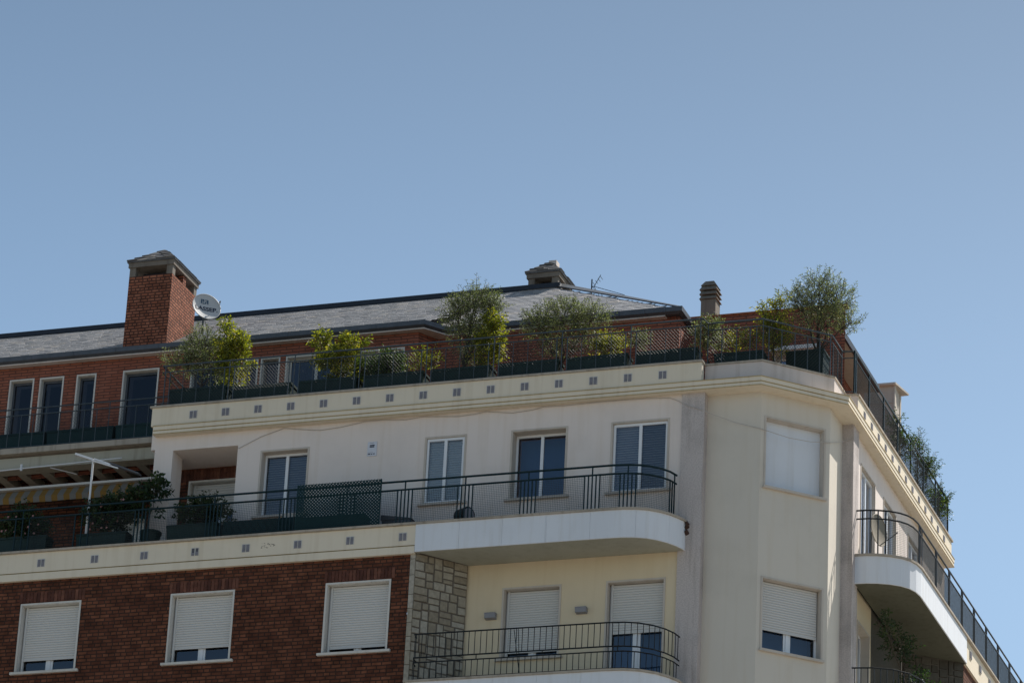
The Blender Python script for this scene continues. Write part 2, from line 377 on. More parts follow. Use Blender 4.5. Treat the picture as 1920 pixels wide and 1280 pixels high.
def louvre_holes(l): return [(a, b, c, d) for a, b, c, d in l]

# ---- street front, upper storey wall with loggia on the left
up_w = [(-8.45, -7.55, 26.08, 27.34), (-5.23, -4.50, 26.08, 27.34), (-3.585, -2.58, 26.05, 27.34), (-1.70, -0.68, 26.03, 27.34)]
mb = MB()
mb.wall(FA, -8.947, -0.42, 25.25, 27.82, up_w, WY, DEP)
mb.wall(FA, -10.62, -8.947, 27.52, 27.82, (), WY)                                  # lintel over the loggia
mb.box((-10.62, -0.49, 25.25), (-10.25, WY, 27.52), FA)                           # pillar
mb.box((-8.947, -1.0, 25.25), (-8.83, WY - 0.002, 27.52), FA)                        # loggia right side
mb.box((-10.62, -1.0, 27.52), (-8.947, WY - 0.002, 27.60), FA)                    # loggia ceiling
mb.box((-10.70, -1.44, 27.56), (-10.62, WY, 27.98), FA)                           # end face of the upper block
mb.build('wall', 'wall', B, recalc=False)
window(FA, *up_w[0], WY, 'blind', blind='blind_dark', trim='trim_beige', label='sliding window with grey lowered blind next to the loggia')
window(FA, *up_w[1], WY, 'blind', blind='blind_light', trim='trim_beige', dep=0.06, label='narrow sliding window with pale lowered blind')
window(FA, *up_w[2], WY, 'glass', trim='trim_beige', room='room_blue', dep=0.24)
window(FA, *up_w[3], WY, 'blind', blind='blind_dark', trim='trim_beige', dep=0.08, label='sliding window with dark blind at the curved balcony end')
# loggia back wall, its door
mb = MB(); door = (-10.28, -9.0, 25.3, 27.24)
mb.wall(FA, -10.9, -8.9, 25.25, 27.56, [door], -1.0, 0.15)
bw = mb.build('wall', 'brick_low', B, recalc=False)
def soldier(fr, u0, u1, z0, z1, v, parent, mname='brick_low'):
    s = MB(); n = int((u1 - u0) / 0.066); du = (u1 - u0) / n
    for i in range(n):
        a = u0 + i * du; s.box((a + 0.006, v - 0.03, z0 + random.uniform(0, .006)), (a + du - 0.006, v + 0.006 + random.uniform(0, .005), z1 - random.uniform(0, .006)), fr, 0, random.random())
    s.build('brick_arch', 'soldier', parent)
M['soldier'] = toned('soldier_brick', [(0, (0.09, 0.035, 0.026)), (0.6, (0.16, 0.062, 0.042)), (1, (0.21, 0.088, 0.058))], 0.9, 0.5, 9)
soldier(FA, -10.5, -8.95, 27.26, 27.50, -1.0, bw)
window(FA, *door, -1.0, 'shutter', 0.3, sill=False, trim='trim', room='room_blue', label='balcony door with raised shutter inside the loggia')

# ---- street front, recessed lower wall behind the curved balcony
rw = [(-3.60, -2.57, 23.05, 24.34), (-1.68, -0.66, 22.30, 24.34)]
mb = MB(); mb.wall(FA, -4.7, -0.42, 0.14, 24.90, rw, WY, DEP); mb.build('wall', 'recess', B, recalc=False)
window(FA, *rw[0], WY, 'shutter', 0.88, trim='trim_beige', room='room_blue', label='window with nearly closed shutter on the yellow wall')
window(FA, *rw[1], WY, 'shutter', 0.44, trim='trim_beige', sill=False, room='room_blue', pane='pane', label='balcony door with half raised shutter on the yellow wall')

# ---- lower brick wall
BY = 0.80
bwn = [(-12.59, -11.45, 23.06, 24.34), (-9.62, -8.44, 23.06, 24.34), (-6.63, -5.46, 23.06, 24.34), (-15.6, -14.4, 23.06, 24.34)]
mb = MB(); mb.wall(FA, -18, -5.095, 0.14, 24.83, bwn, BY, DEP)
bw = mb.build('wall', 'brick_low', B, recalc=False)
for h in bwn: soldier(FA, h[0] - 0.07, h[1] + 0.10, h[3] + 0.05, h[3] + 0.25, BY, bw)
window(FA, *bwn[0], BY, 'shutter', 0.79, trim='trim', label='brick wall window, shutter leaving a low strip of glass, leftmost')
window(FA, *bwn[1], BY, 'shutter', 0.76, trim='trim', label='middle brick wall window with shutter three quarters down')
window(FA, *bwn[2], BY, 'shutter', 0.90, trim='trim', label='brick wall window with shutter almost closed, beside the stone corner')
window(FA, *bwn[3], BY, 'shutter', 0.85, trim='trim')

# ---- splayed stone wall
def ashlar(fr, u0, u1, z0, z1, v, out=None):
    mb = MB()
    mb.box((u0, v - 0.08, z0), (u1, v - 0.012, z1 + 0.1), fr, 1)
    def split(a, b, c, d, dep):
        wv, h = b - a, d - c
        if (wv * h < 0.045 and wv < 0.34 and h < 0.30) or dep > 7 or (wv < 0.22 and h < 0.2):
            gp = 0.009
            P = [fr(a + gp + random.uniform(0, .008), v - 0.02, c + gp), fr(b - gp, v - 0.02, c + gp + random.uniform(0, .008)), fr(b - gp - random.uniform(0, .008), v - 0.02, d - gp), fr(a + gp, v - 0.02, d - gp)]
            k = random.uniform(0.0, 0.018); sh = 0.007
            cc = sum(P, Vector()) / 4
            Q = []
            for p in P:
                q = p + (cc - p).normalized() * sh * 1.2; Q.append(q + (fr(0, k, 0) - fr(0, -0.02, 0)))
            mb.hexa(P + Q, 0, random.random()); return
        if (wv > h * 1.25 or (wv > h * .7 and random.random() < .4)) and wv > 0.3:
            x = a + wv * random.uniform(0.33, 0.67); split(a, x, c, d, dep + 1); split(x, b, c, d, dep + 1)
        else:
            z = c + h * random.uniform(0.35, 0.65); split(a, b, c, z, dep + 1); split(a, b, z, d, dep + 1)
    nz = max(1, int((z1 - z0) / 0.55)); hz = (z1 - z0) / nz
    for i in range(nz): split(u0, u1, z0 + i * hz, z0 + (i + 1) * hz, 0)
    return mb
s2 = math.sqrt(0.5)
FS = frame((-5.0, -0.8), (0.71 / 1.071, 0.80 / 1.071), (0.80 / 1.071, -0.71 / 1.071))
mb = ashlar(FS, 0.0, 1.071, 20.0, 24.83, 0.0)
mb.box((0, -0.3, 0.14), (1.071, -0.0, 20.0), FS, 0, .5)
# quoins on the street side of the corner
z = 20.0
while z < 24.8:
    h = random.choice((0.30, 0.36, 0.26)); mb.box((-5.085, BY - 0.25, z + 0.006), (-4.996, BY + 0.012, min(z + h, 24.83) - 0.006), FA, 0, random.uniform(.6, 1)); z += h
mb.box((-5.09, BY - 0.3, 0.14), (-5.02, BY - 0.004, 24.83), FA, 1)
mb.build('stone_wall', ['stone', 'mortar'], B)

# ---- corner bay and pilasters
V1, V2, V3 = (0.98, 0.20), (1.99, 1.17), (2.0, 2.05)
mb = MB(); mb.box((-0.42, -0.30, 0.14), (0.0, 0.0, 27.84), FA)
mb.build('pilaster', 'granite', B)
mb = MB(); mb.box((2.02, 1.7, 0.14), (2.42, 2.21, 27.84), FC)
mb.build('pilaster', 'granite', B)
mb = MB()
mb.wall(frame((0, 0.2), (1, 0), (0, -1)), 0.0, V1[0], 0.14, 27.84)
dx, dy = V2[0] - V1[0], V2[1] - V1[1]; Lc = math.hypot(dx, dy)
FB = frame(V1, (dx / Lc, dy / Lc), (dy / Lc, -dx / Lc))
cwin = [(0.11, 1.28, 26.04, 27.33), (0.11, 1.28, 23.04, 24.33)]
mb.wall(FB, 0, Lc, 0.14, 27.84, cwin, 0, DEP)
mb.wall(frame(V2, ((V3[0] - V2[0]), (V3[1] - V2[1])), (1, 0)), 0, 1.0, 0.14, 27.84)
mb.build('wall', 'bay', B, recalc=False)
window(FB, *cwin[0], 0, 'closed', trim='trim_beige', silltrim=0.05, label='corner bay window fully closed by a smooth white shutter')
window(FB, *cwin[1], 0, 'shutter', 0.68, trim='trim_beige', silltrim=0.05, room='room_blue', label='lower corner bay window with shutter two thirds down')

# ---- side front: upper wall, recess, brick block
CX = 2.14
cw = [(2.88, 3.92, 25.45, 27.34), (4.62, 5.58, 25.45, 27.34), (6.6, 7.6, 25.45, 27.34)]
mb = MB(); mb.wall(FC, 2.42, 9.75, 25.25, 27.84, cw, CX, DEP)
mb.face([(2.14, 9.75, 25.25), (-3, 9.75, 25.25), (-3, 9.75, 28.3), (2.14, 9.75, 28.3)])
mb.build('wall', 'wall', B, recalc=False)
for i, h in enumerate(cw): window(FC, *h, CX, 'glass', trim='trim_beige', dep=0.10, room='room', pane='pane_sky', sill=False, label=('tall side wall window nearest the corner', 'second tall window of the side wall', 'third tall window of the side wall')[i])
cr = [(2.75, 3.6, 22.3, 24.3)]
mb = MB(); mb.wall(FC, 2.42, 3.75, 0.14, 24.9, cr, CX, DEP); mb.build('wall', 'recess', B, recalc=False)
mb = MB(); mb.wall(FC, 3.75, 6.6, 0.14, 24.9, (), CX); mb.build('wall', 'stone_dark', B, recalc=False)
window(FC, *cr[0], CX, 'glass', trim='trim_beige', sill=False, label='dark balcony door under the side balcony')
FS2 = frame((2.2, 6.1), (0.95 / 1.24, 0.8 / 1.24), (0.8 / 1.24, -0.95 / 1.24))
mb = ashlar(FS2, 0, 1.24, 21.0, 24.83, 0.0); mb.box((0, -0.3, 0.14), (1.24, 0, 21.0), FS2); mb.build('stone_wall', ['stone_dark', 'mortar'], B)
mb = MB(); mb.wall(FC, 6.9, 16, 0.14, 24.83, (), 3.15); mb.build('wall', 'brick_low', B, recalc=False)

# ---- upper cornice and parapet
prof = [(0.0, 27.98), (0.125, 27.98), (0.125, 27.888), (0.112, 27.882), (0.112, 27.872), (0.118, 27.868), (0.118, 27.80), (-0.30, 27.80), (-0.30, 27.98)]
mt = [0, 0, 1, 1, 1, 0, 0, 0, 0]
cpath = [(-10.62, 0.0), (1.01, 0.0), (2.215, 1.17), (2.215, 9.75)]
mb = MB(); mb.sweep(prof, cpath, mats=mt)
mb.sweep([(0.126, 27.977), (0.134, 27.977), (0.134, 27.965), (0.126, 27.96)], cpath, m=1)
mb.sweep([(0.119, 27.815), (0.126, 27.815), (0.126, 27.803), (0.119, 27.799)], cpath, m=1)
cor = mb.build('cornice', ['band', 'gold'], B)
mb = MB()
mb.box((-10.68, -0.05, 27.98), (-0.05, 0.10, 28.34), FA); mb.box((-10.68, -1.44, 27.98), (-10.50, -0.05, 28.34), FA)
mb.box((2.02, 2.1, 27.98), (9.75, 2.28, 28.34), FC)
mb.build('parapet', 'band', B)
mb = MB(); mb.box((-10.72, -0.08, 28.341), (-0.03, 0.13, 28.378), FA); mb.box((-10.72, -1.44, 28.341), (-10.49, -0.08, 28.378), FA)
mb.box((2.0, 2.09, 28.341), (9.78, 2.31, 28.378), FC); mb.build('coping', 'cap', B)
cb = [(-0.05, 0.12), (1.005, 0.12), (2.06, 1.15), (2.06, 1.98), (2.28, 2.02)]
mb = MB(); mb.sweep([(0, 28.35), (0, 27.985), (-0.14, 27.985), (-0.14, 28.35)], cb); mb.build('curb', 'curb', B)
mb = MB(); mb.sweep([(0.02, 28.385), (0.02, 28.351), (-0.16, 28.351), (-0.16, 28.385)], cb); mb.build('coping', 'cap', B)
mb = MB()
mb.face([(-10.5, 0.0, 28.0), (1.0, 0.2, 28.0), (2.0, 1.1, 28.0), (2.1, 9.7, 28.0), (-6, 9.7, 28.0), (-10.5, 2, 28)]); mb.build('terrace_floor', 'tile', B)

# ---- vents
def vent(fr, u, z, v, s=0.07, broken=False):
    mb = MB()
    mb.box((u - s - .012, v - 0.02, z - s - .012), (u + s + .012, v + 0.004, z + s + .012), fr, 2)
    for k in (-1, 1):
        c = u + k * (s * 0.55); hw = s * 0.40
        mb.box((c - hw, v + 0.004, z - s), (c + hw, v + 0.007, z + s), fr, 1)
        for i in range(6):
            if broken and random.random() < .5: continue
            zz = z - s + (i + 0.3) * s * 2 / 6; mb.box((c - hw, v + 0.007, zz), (c + hw, v + 0.015, zz + s * 0.2), fr, 0)
    o = mb.build('vent', ['vent', 'vent_dark', 'trim'], B)
    if broken: o['label'] = 'broken vent grille with missing slats'
for i in range(15): vent(FA, -9.84 + 0.648 * i, 28.15, 0.10)
for i, x in enumerate((-12.28, -11.21, -10.23, -9.23, -8.24, -7.24, -6.24, -5.24, -13.3)): vent(FA, x, 25.13, 0.85, 0.068, i == 3)
for i in range(13): vent(FC, 2.52 + 0.545 * i, 28.16, 2.28, 0.06)
for i in range(4): vent(FC, 7.35 + 0.85 * i, 25.13, 3.19, 0.068)

# ---- lower band and balcony slabs
bprof = [(-0.02, 25.34), (0.0, 25.34), (0.0, 24.966), (-0.018, 24.960), (-0.018, 24.945), (0.018, 24.94), (0.018, 24.806), (-0.3, 24.806), (-0.3, 25.34)]
bm = [0, 0, 1, 1, 1, 0, 0, 0, 0]
mb = MB(); mb.sweep(bprof, [(-18, -0.85), (-5.003, -0.85)], mats=bm); mb.build('band', ['band', 'gold'], B)
mb = MB(); mb.sweep(bprof, [(3.18, 6.93), (3.18, 16)], mats=bm); mb.build('band', ['band', 'gold'], B)
bal = [(-5.0, -0.87), (-1.45, -0.87), (-1.15, -0.855), (-0.95, -0.81), (-0.76, -0.73), (-0.60, -0.60), (-0.46, -0.43), (-0.36, -0.25), (-0.30, -0.10), (-0.28, 0.02)]
balC = [(2.20, 2.22), (2.42, 2.23), (2.62, 2.28), (2.82, 2.37), (2.99, 2.50), (3.11, 2.66), (3.18, 2.86), (3.21, 3.1), (3.21, 6.93)]
mb = MB(); mb.sweep([(0.03, 25.382), (0.03, 25.344), (-0.35, 25.344), (-0.35, 25.382)], [(-18, -0.87)] + bal); mb.sweep([(0.03, 25.382), (0.03, 25.344), (-0.35, 25.344), (-0.35, 25.382)], balC + [(3.21, 16)])
mb.build('coping', 'cap', B)
def resample(path, segs):
    """split a path at arc lengths given in segs"""
    P = [Vector(p) for p in path]; L = [0]
    for a, b in zip(P, P[1:]): L.append(L[-1] + (b - a).length)
    def at(s):
        for i in range(len(P) - 1):
            if s <= L[i + 1] + 1e-9: t = (s - L[i]) / (L[i + 1] - L[i]); return P[i].lerp(P[i + 1], max(0, min(1, t)))
        return P[-1]
    out = []
    for a, b in zip(segs, segs[1:]):
        pts = [at(a)] + [P[i] for i in range(len(P)) if a + 0.01 < L[i] < b - 0.01] + [at(b)]
        out.append([tuple(p) for p in pts])
    return out, L[-1], at
def balcony(path, z0, z1, seams, inner, name='balcony', sm='soffit'):
    segs, tot, at = resample(path, [0.0] + seams + [None] if False else [0.0] + seams + [sum((Vector(b) - Vector(a)).length for a, b in zip(path, path[1:]))])
    mb = MB()
    for s in segs:
        a = Vector(s[0]); b = Vector(s[1]); s = list(s); s[0] = tuple(a + (b - a).normalized() * 0.0015)
        a = Vector(s[-1]); b = Vector(s[-2]); s[-1] = tuple(a + (b - a).normalized() * 0.0015)
        mb.sweep([(0, z1), (0, z0), (-0.02, z0 - 0.002), (-0.02, z1)], s)
    o = mb.build(name, 'white', B)
    # slab body with flat soffit
    sb = MB(); pts = [tuple(p) for p in path]
    ring = inner + pts
    i0 = [(p[0], p[1], z0 + 0.004) for p in ring]; i1 = [(p[0], p[1], z1 - 0.03) for p in ring]
    sb.face(i0); sb.face(i1)
    sb.sweep([(-0.021, z1), (-0.021, z0), (-0.10, z0), (-0.10, z1)], path)
    sb.build('soffit', sm, o)
    return o
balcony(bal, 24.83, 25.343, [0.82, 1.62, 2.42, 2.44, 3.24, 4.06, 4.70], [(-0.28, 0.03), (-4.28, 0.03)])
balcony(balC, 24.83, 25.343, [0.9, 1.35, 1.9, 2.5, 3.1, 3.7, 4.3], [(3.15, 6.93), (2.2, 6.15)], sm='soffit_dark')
bal2 = [(-4.93, -0.80), (-4.93, -1.12), (-1.35, -1.10), (-0.98, -1.06), (-0.72, -0.96), (-0.50, -0.78), (-0.34, -0.55), (-0.24, -0.30), (-0.20, 0.02)]
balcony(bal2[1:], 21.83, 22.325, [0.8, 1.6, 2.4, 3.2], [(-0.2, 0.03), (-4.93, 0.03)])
mb = MB(); mb.sweep([(0.03, 22.362), (0.03, 22.326), (-0.35, 22.326), (-0.35, 22.362)], bal2); mb.build('coping', 'cap', B)
bal2C = [(2.2, 2.02), (2.6, 2.08), (2.95, 2.25), (3.2, 2.55), (3.34, 2.95), (3.38, 3.4), (3.38, 6.9)]
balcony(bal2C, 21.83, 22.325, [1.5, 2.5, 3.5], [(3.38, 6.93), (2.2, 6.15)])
mb = MB(); mb.box((-5.0, -0.05, 25.20), (-1.3, 0.8, 25.30), FA); mb.box((-18, -3.2, 25.2), (-5.0, 0.8, 25.3), FA); mb.build('terrace_floor', 'tile', B)
# broken render at the balcony end and a worn patch on the band
mb = MB()
for i in range(16):
    c = Vector((-0.27 + random.uniform(-.02, .05), 0.0 + random.uniform(-.05, .02), 25.24 + random.uniform(-.13, .13))); r = random.uniform(.015, .04)
    mb.tube([c + Vector((0, 0, -r)), c, c + Vector((0, 0, r))], [r * .3, r, r * .3], 6)
mb.build('rusty_patch', 'rust', B)
mb = MB()
for i in range(26):
    u, z = -7.83 + random.uniform(-.13, .13), 25.15 + random.uniform(-.045, .045); a = random.uniform(.006, .03)
    mb.box((u, 0.84, z), (u + a, 0.853, z + random.uniform(.004, .012)), FA)
mb.build('peeling_patch', 'concrete', B)

# ------------------------------------------------------------------ railings
def along(path):
    P = [Vector(p) for p in path]; L = [0]
    for a, b in zip(P, P[1:]): L.append(L[-1] + (b - a).length)
    def at(s):
        for i in range(len(P) - 1):
            if s <= L[i + 1] or i == len(P) - 2: return P[i] + (P[i + 1] - P[i]) * ((s - L[i]) / (L[i + 1] - L[i]))
    return at, L[-1]
def pts3(path, z): return [(p[0], p[1], z) for p in path]
def upright(at, s, z0, z1, r, m, name, parent):
    p = at(s); mb = MB(); mb.tube([(p.x, p.y, z0), (p.x, p.y, z1)], r, 4); return mb.build(name, m, parent)
def square_mesh(path, s0, s1, z0, z1, parent, step=0.032, r=0.0026):
    at, L = along(path); mb = MB()
    n = int((s1 - s0) / step)
    for i in range(n + 1):
        p = at(s0 + (s1 - s0) * i / n); mb.tube([(p.x, p.y, z0), (p.x, p.y, z1)], r, 3, cap=False)
    k = max(1, int((s1 - s0) / 0.12)); pl = [at(s0 + (s1 - s0) * i / k) for i in range(k + 1)]
    nz = int((z1 - z0) / step)
    for j in range(nz + 1):
        z = z0 + (z1 - z0) * j / nz; mb.tube([(p.x, p.y, z) for p in pl], r, 3, cap=False)
    return mb.build('wire_mesh', 'wire', parent, recalc=False)
def chain_link(path, s0, s1, z0, z1, parent, step=0.06, r=0.0028):
    at, L = along(path); mb = MB(); H = z1 - z0; sl = 1.15
    n = int((s1 - s0 + H / sl) / step)
    for sg in (1, -1):
        for i in range(n + 1):
            a = s0 - H / sl + i * step
            # line rising with slope sl from (a, z0)
            pa, pb = (a, z0), (a + H / sl, z1)
            if pa[0] < s0: pa = (s0, z0 + (s0 - a) * sl)
            if pb[0] > s1: pb = (s1, z0 + (s1 - a) * sl)
            if pa[1] >= z1 or pb[0] <= pa[0]: continue
            if sg < 0: pa, pb = (s0 + s1 - pa[0], pa[1]), (s0 + s1 - pb[0], pb[1])
            A, Bp = at(pa[0]), at(pb[0]); mb.tube([(A.x, A.y, pa[1]), (Bp.x, Bp.y, pb[1])], r, 3, cap=False)
    return mb.build('wire_mesh', 'wire', parent, recalc=False)
def rails(path, zs, m, name='railing', r=0.016, parent=B, label=None):
    mb = MB()
    for z, rr in zs: mb.tube(pts3(path, z), rr, 6)
    o = mb.build(name, m, parent)
    if label: o['label'] = label
    return o
# upper terrace, street side
tp = [(-10.56, -0.05), (-0.06, -0.05)]; at, L = along(tp)
r1 = rails([(-10.6, 1.40)] + tp[:1] + tp[1:], [(29.20, 0.018), (29.07, 0.012), (28.41, 0.012)], 'grey_metal', 'terrace_railing', label='dark railing with wire mesh along the street side of the roof terrace')
for k in range(9):
    c = -0.10 - 1.3 * k + 10.56
    for d, zt in ((0, 29.2), (-0.10, 29.07), (0.10, 29.07)):
        if 0 <= c + d <= L: upright(at, c + d, 28.38, zt, 0.012, 'grey_metal', 'post', r1)
    for d in (0.37, 0.65, 0.93):
        if k and c + d < L: upright(at, c + d, 28.41, 29.07, 0.007, 'grey_metal', 'post', r1)
for k in range(8): chain_link(tp, 0.06 + 1.3 * k + 0.1, 0.06 + 1.3 * k + 1.2, 28.42, 29.06, r1)
# terrace bay
bp = [(-0.03, 0.19), (0.985, 0.19), (2.0, 1.18), (2.0, 1.93)]; at, L = along(bp)
r2 = rails([(-0.06, -0.05)] + bp + [(2.2, 1.96)], [(29.20, 0.018), (29.07, 0.012), (28.41, 0.012)], 'grey_metal', 'terrace_railing', label='angled terrace railing round the corner bay')
for s in (0.0, 0.26, 0.53, 0.78, 0.90, 1.02, 1.14, 1.4, 1.67, 1.93, 2.18, 2.40, 2.50, 2.85, 3.15):
    upright(at, min(s, L), 28.385, 29.2 if s in (0.0, 1.02, 2.40, 3.15) else 29.07, 0.011, 'grey_metal', 'post', r2)
for a, b in ((0.02, 1.0), (1.03, 2.41), (2.45, 3.15)): chain_link(bp, a, b, 28.42, 29.06, r2)
# terrace side
sp = [(2.22, 1.96), (2.22, 9.72)]; at, L = along(sp)
r3 = rails(sp + [(0.5, 9.72)], [(29.20, 0.020), (29.07, 0.012), (28.41, 0.012)], 'green_metal', 'terrace_railing', label='long terrace railing running back above the side wall')
for s in (0, 0.12, 1.12, 2.25, 3.37, 4.47, 5.55, 6.6, 7.7): upright(at, s, 28.38, 29.2, 0.02, 'green_metal', 'post', r3)
for a, b in ((.12, 1.12), (1.12, 2.25), (2.25, 3.37), (3.37, 4.47), (4.47, 5.55), (5.55, 6.6), (6.6, 7.7)): chain_link(sp, a, b, 28.42, 29.06, r3, 0.05, 0.003)
# set-back terrace on the left
lp = [(-18, 1.40), (-10.75, 1.40)]; at, L = along(lp)
r4 = rails(lp, [(29.22, 0.014), (29.09, 0.012), (28.43, 0.012)], 'grey_metal', 'terrace_railing', label='railing of the set-back left terrace')
for k in range(14):
    s = 7.05 - 0.26 * k - (k // 5) * 0.04; upright(at, s, 28.40, 29.22 if k % 5 == 0 else 29.09, 0.009, 'grey_metal', 'post', r4)
chain_link(lp, 2.8, L, 28.45, 29.08, r4, 0.06, 0.002)
# middle balcony
mp = [(-16, -0.72), (-1.42, -0.72), (-1.15, -0.69), (-0.95, -0.63), (-0.78, -0.53), (-0.64, -0.40), (-0.53, -0.22), (-0.47, -0.02)]; at, L = along(mp)
r5 = rails(mp, [(26.24, 0.021), (26.08, 0.018)], 'green_metal', 'balcony_railing', label='dark green railing of the upper curved balcony')
cl = [-15.2, -14, -12.8, -11.6, -10.4, -8.98, -7.55, -6.4, -5.3, -4.16, -2.98, -1.8]
cen = [c + 16 for c in cl] + [L - 1.02, L - 0.06]
for c in cen:
    for d, zt in ((0, 26.24), (-0.07, 26.08), (0.07, 26.08), (-0.14, 26.08), (0.14, 26.08)):
        if c + d > L: continue
        if c < 5 and d in (-.07, .07): continue
        upright(at, c + d, 25.38, zt, 0.015, 'green_metal', 'post', r5)
for a, b in zip(cen, cen[1:]):
    if b > 3.2: square_mesh(mp, a + 0.14, b - 0.14, 25.42, 26.06, r5)
# lower balcony, two tiers of balusters
lp2 = [(-4.86, -0.86), (-4.83, -1.05), (-1.35, -1.03), (-1.02, -1.0), (-0.79, -0.91), (-0.58, -0.74), (-0.43, -0.52), (-0.34, -0.28), (-0.31, -0.06)]; at, L = along(lp2)
r6 = rails(lp2, [(23.22, 0.014), (22.79, 0.014), (22.70, 0.012), (22.40, 0.008)], 'black', 'balcony_railing', label='black two tier railing of the lower curved balcony')
for i in range(48):
    s = 0.12 + i * (L - 0.18) / 47; upright(at, s, 22.79, 23.22, 0.0075, 'black', 'baluster', r6)
    upright(at, max(s - 0.04, 0.02), 22.36, 22.70, 0.0075, 'black', 'baluster', r6)
for s in (0.15, 1.35, 2.55, 3.9, 4.7): upright(at, s, 22.70, 22.80, 0.010, 'black', 'post', r6)
for s in (2.10, 2.02):
    p, q = at(s), at(2.16); mb = MB(); mb.tube([(p.x, p.y, 23.2), (q.x, q.y - 0.02, 22.37)], 0.007, 4); mb.build('brace', 'black', r6)
# side balcony railings
cp = [(2.20, 2.30), (2.42, 2.31), (2.60, 2.36), (2.78, 2.44), (2.94, 2.57), (3.05, 2.73), (3.11, 2.9), (3.14, 3.15), (3.14, 15.5)]; at, L = along(cp)
r7 = rails(cp, [(26.24, 0.017), (26.08, 0.015)], 'black', 'balcony_railing', label='railing of the side balcony and the terrace beyond it')
for s in (0.12, 0.26, 0.40, 0.54, 1.52, 1.62, 1.75, 2.85, 2.95, 3.95, 4.05, 5.05, 5.15, 6.1, 6.2, 7.2, 7.3, 8.3, 8.4, 9.4, 9.5, 10.5, 10.6, 11.6, 11.7, 12.7):
    upright(at, s, 25.38, 26.24, 0.015, 'black', 'post', r7)
square_mesh(cp, 0.54, 1.52, 25.42, 26.06, r7)
for i in range(10): square_mesh(cp, 1.75 + 1.1 * i + .04, 1.75 + 1.1 * i + 1.06, 25.42, 26.06, r7, 0.035, 0.0035)
cp2 = [(2.2, 2.10), (2.58, 2.16), (2.9, 2.32), (3.13, 2.6), (3.26, 2.98), (3.3, 3.4), (3.3, 6.9)]; at, L = along(cp2)
r8 = rails(cp2, [(23.22, 0.014), (22.79, 0.014), (22.70, 0.012)], 'black', 'balcony_railing', label='black curved railing below the side balcony')
for i in range(30): upright(at, 0.06 + i * 0.115, 22.36, 23.22, 0.0075, 'black', 'baluster', r8)

# ------------------------------------------------------------------ set-back left part under the terrace
mb = MB()
mb.box((-18, -2.6, 28.26), (-10.66, -1.30, 28.375), FA, 0); mb.build('terrace_slab', 'cap', B)
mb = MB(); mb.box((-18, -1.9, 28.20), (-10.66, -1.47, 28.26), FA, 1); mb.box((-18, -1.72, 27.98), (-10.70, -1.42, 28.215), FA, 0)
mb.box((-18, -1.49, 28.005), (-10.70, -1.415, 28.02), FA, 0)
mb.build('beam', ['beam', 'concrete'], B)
mb = MB()
for i in range(15): mb.box((-17.8 + 0.50 * i, -3.1, 28.0), (-17.62 + 0.50 * i, -1.73, 28.17), FA)
mb.build('joists', 'beam', B)
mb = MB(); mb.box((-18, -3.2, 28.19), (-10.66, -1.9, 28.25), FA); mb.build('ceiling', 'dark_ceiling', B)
lw = [(-12.55, -11.35, 25.3, 27.22)]
mb = MB(); mb.wall(FA, -18, -10.3, 25.25, 28.2, lw, -2.6, 0.15); mb.build('wall', 'brick_low', B, recalc=False)
window(FA, *lw[0], -2.6, 'shutter', 0.35, sill=False, trim='trim', label='balcony door with white shutter behind the flower boxes')
mb = MB(); mb.box((-10.95, -2.6, 25.3), (-10.66, -0.6, 26.5), FA); mb.build('wall', 'brick_low', B)

# ------------------------------------------------------------------ penthouse
pw = [(-14.76, -14.29, 28.92, 30.09), (-14.11, -13.65, 28.92, 30.08), (-13.32, -12.96, 28.93, 30.08), (-12.335, -11.63, 28.92, 30.08), (-10.9, -9.95, 28.6, 30.09), (-9.82, -9.56, 28.6, 30.09), (-9.45, -9.11, 28.6, 30.09), (-8.93, -7.8, 28.3, 30.08), (-7.7, -6.57, 28.3, 30.06), (-15.6, -15.2, 28.92, 30.09)]
mb = MB(); mb.wall(FA, -18, -6.28, 28.0, 30.40, pw, -2.0, 0.16)
mb.face([(-6.28, 2.0, 28), (-6.05, 2.42, 28), (-6.05, 2.42, 30.4), (-6.28, 2.0, 30.4)])
mb.wall(FA, -6.05, -1.25, 28.0, 30.45, (), -2.42)
mb.face([(-1.25, 2.42, 28), (-1.25, 3.0, 28), (-1.25, 3.0, 30.45), (-1.25, 2.42, 30.45)])
mb.wall(FA, -1.25, 1.77, 28.0, 30.60, [(0.45, 1.25, 28.2, 29.7)], -3.0, 0.2)
mb.face([(1.77, 3.0, 30.15), (1.70, 3.3, 30.15), (1.70, 3.3, 30.6), (1.77, 3.0, 30.6)])
mb.face([(1.77, 3.0, 28), (1.2, 4.2, 28), (1.2, 4.2, 30.09), (1.77, 3.0, 30.09)])
mb.wall(FC, 4.2, 6.0, 28.0, 30.09, (), 1.2)
mb.build('wall', 'brick_up', B, recalc=False)
mb = MB(); mb.box((-1.27, -3.2, 30.601), (1.80, -2.97, 30.63), FA); mb.build('coping', 'terracotta', B)
for i, h in enumerate(pw):
    window(FA, *h, -2.0, 'glass', trim='trim', pane='pane_dark', dep=0.15, mull=i in (7, 8), frm='trim' if i > 6 else 'gutter', silltrim=0.05, sill=i not in (7, 8), tw=0.03,
           label=('narrow dark penthouse window, far left', 'second dark penthouse window from the left', 'narrowest dark penthouse window above the left terrace', 'widest dark penthouse window above the left terrace', None, None, None, None, None, None)[i])
window(FA, 0.45, 1.25, 28.2, 29.7, -3.0, 'glass', trim='trim', pane='pane_dark', sill=False, label='dark penthouse door behind the bay terrace')
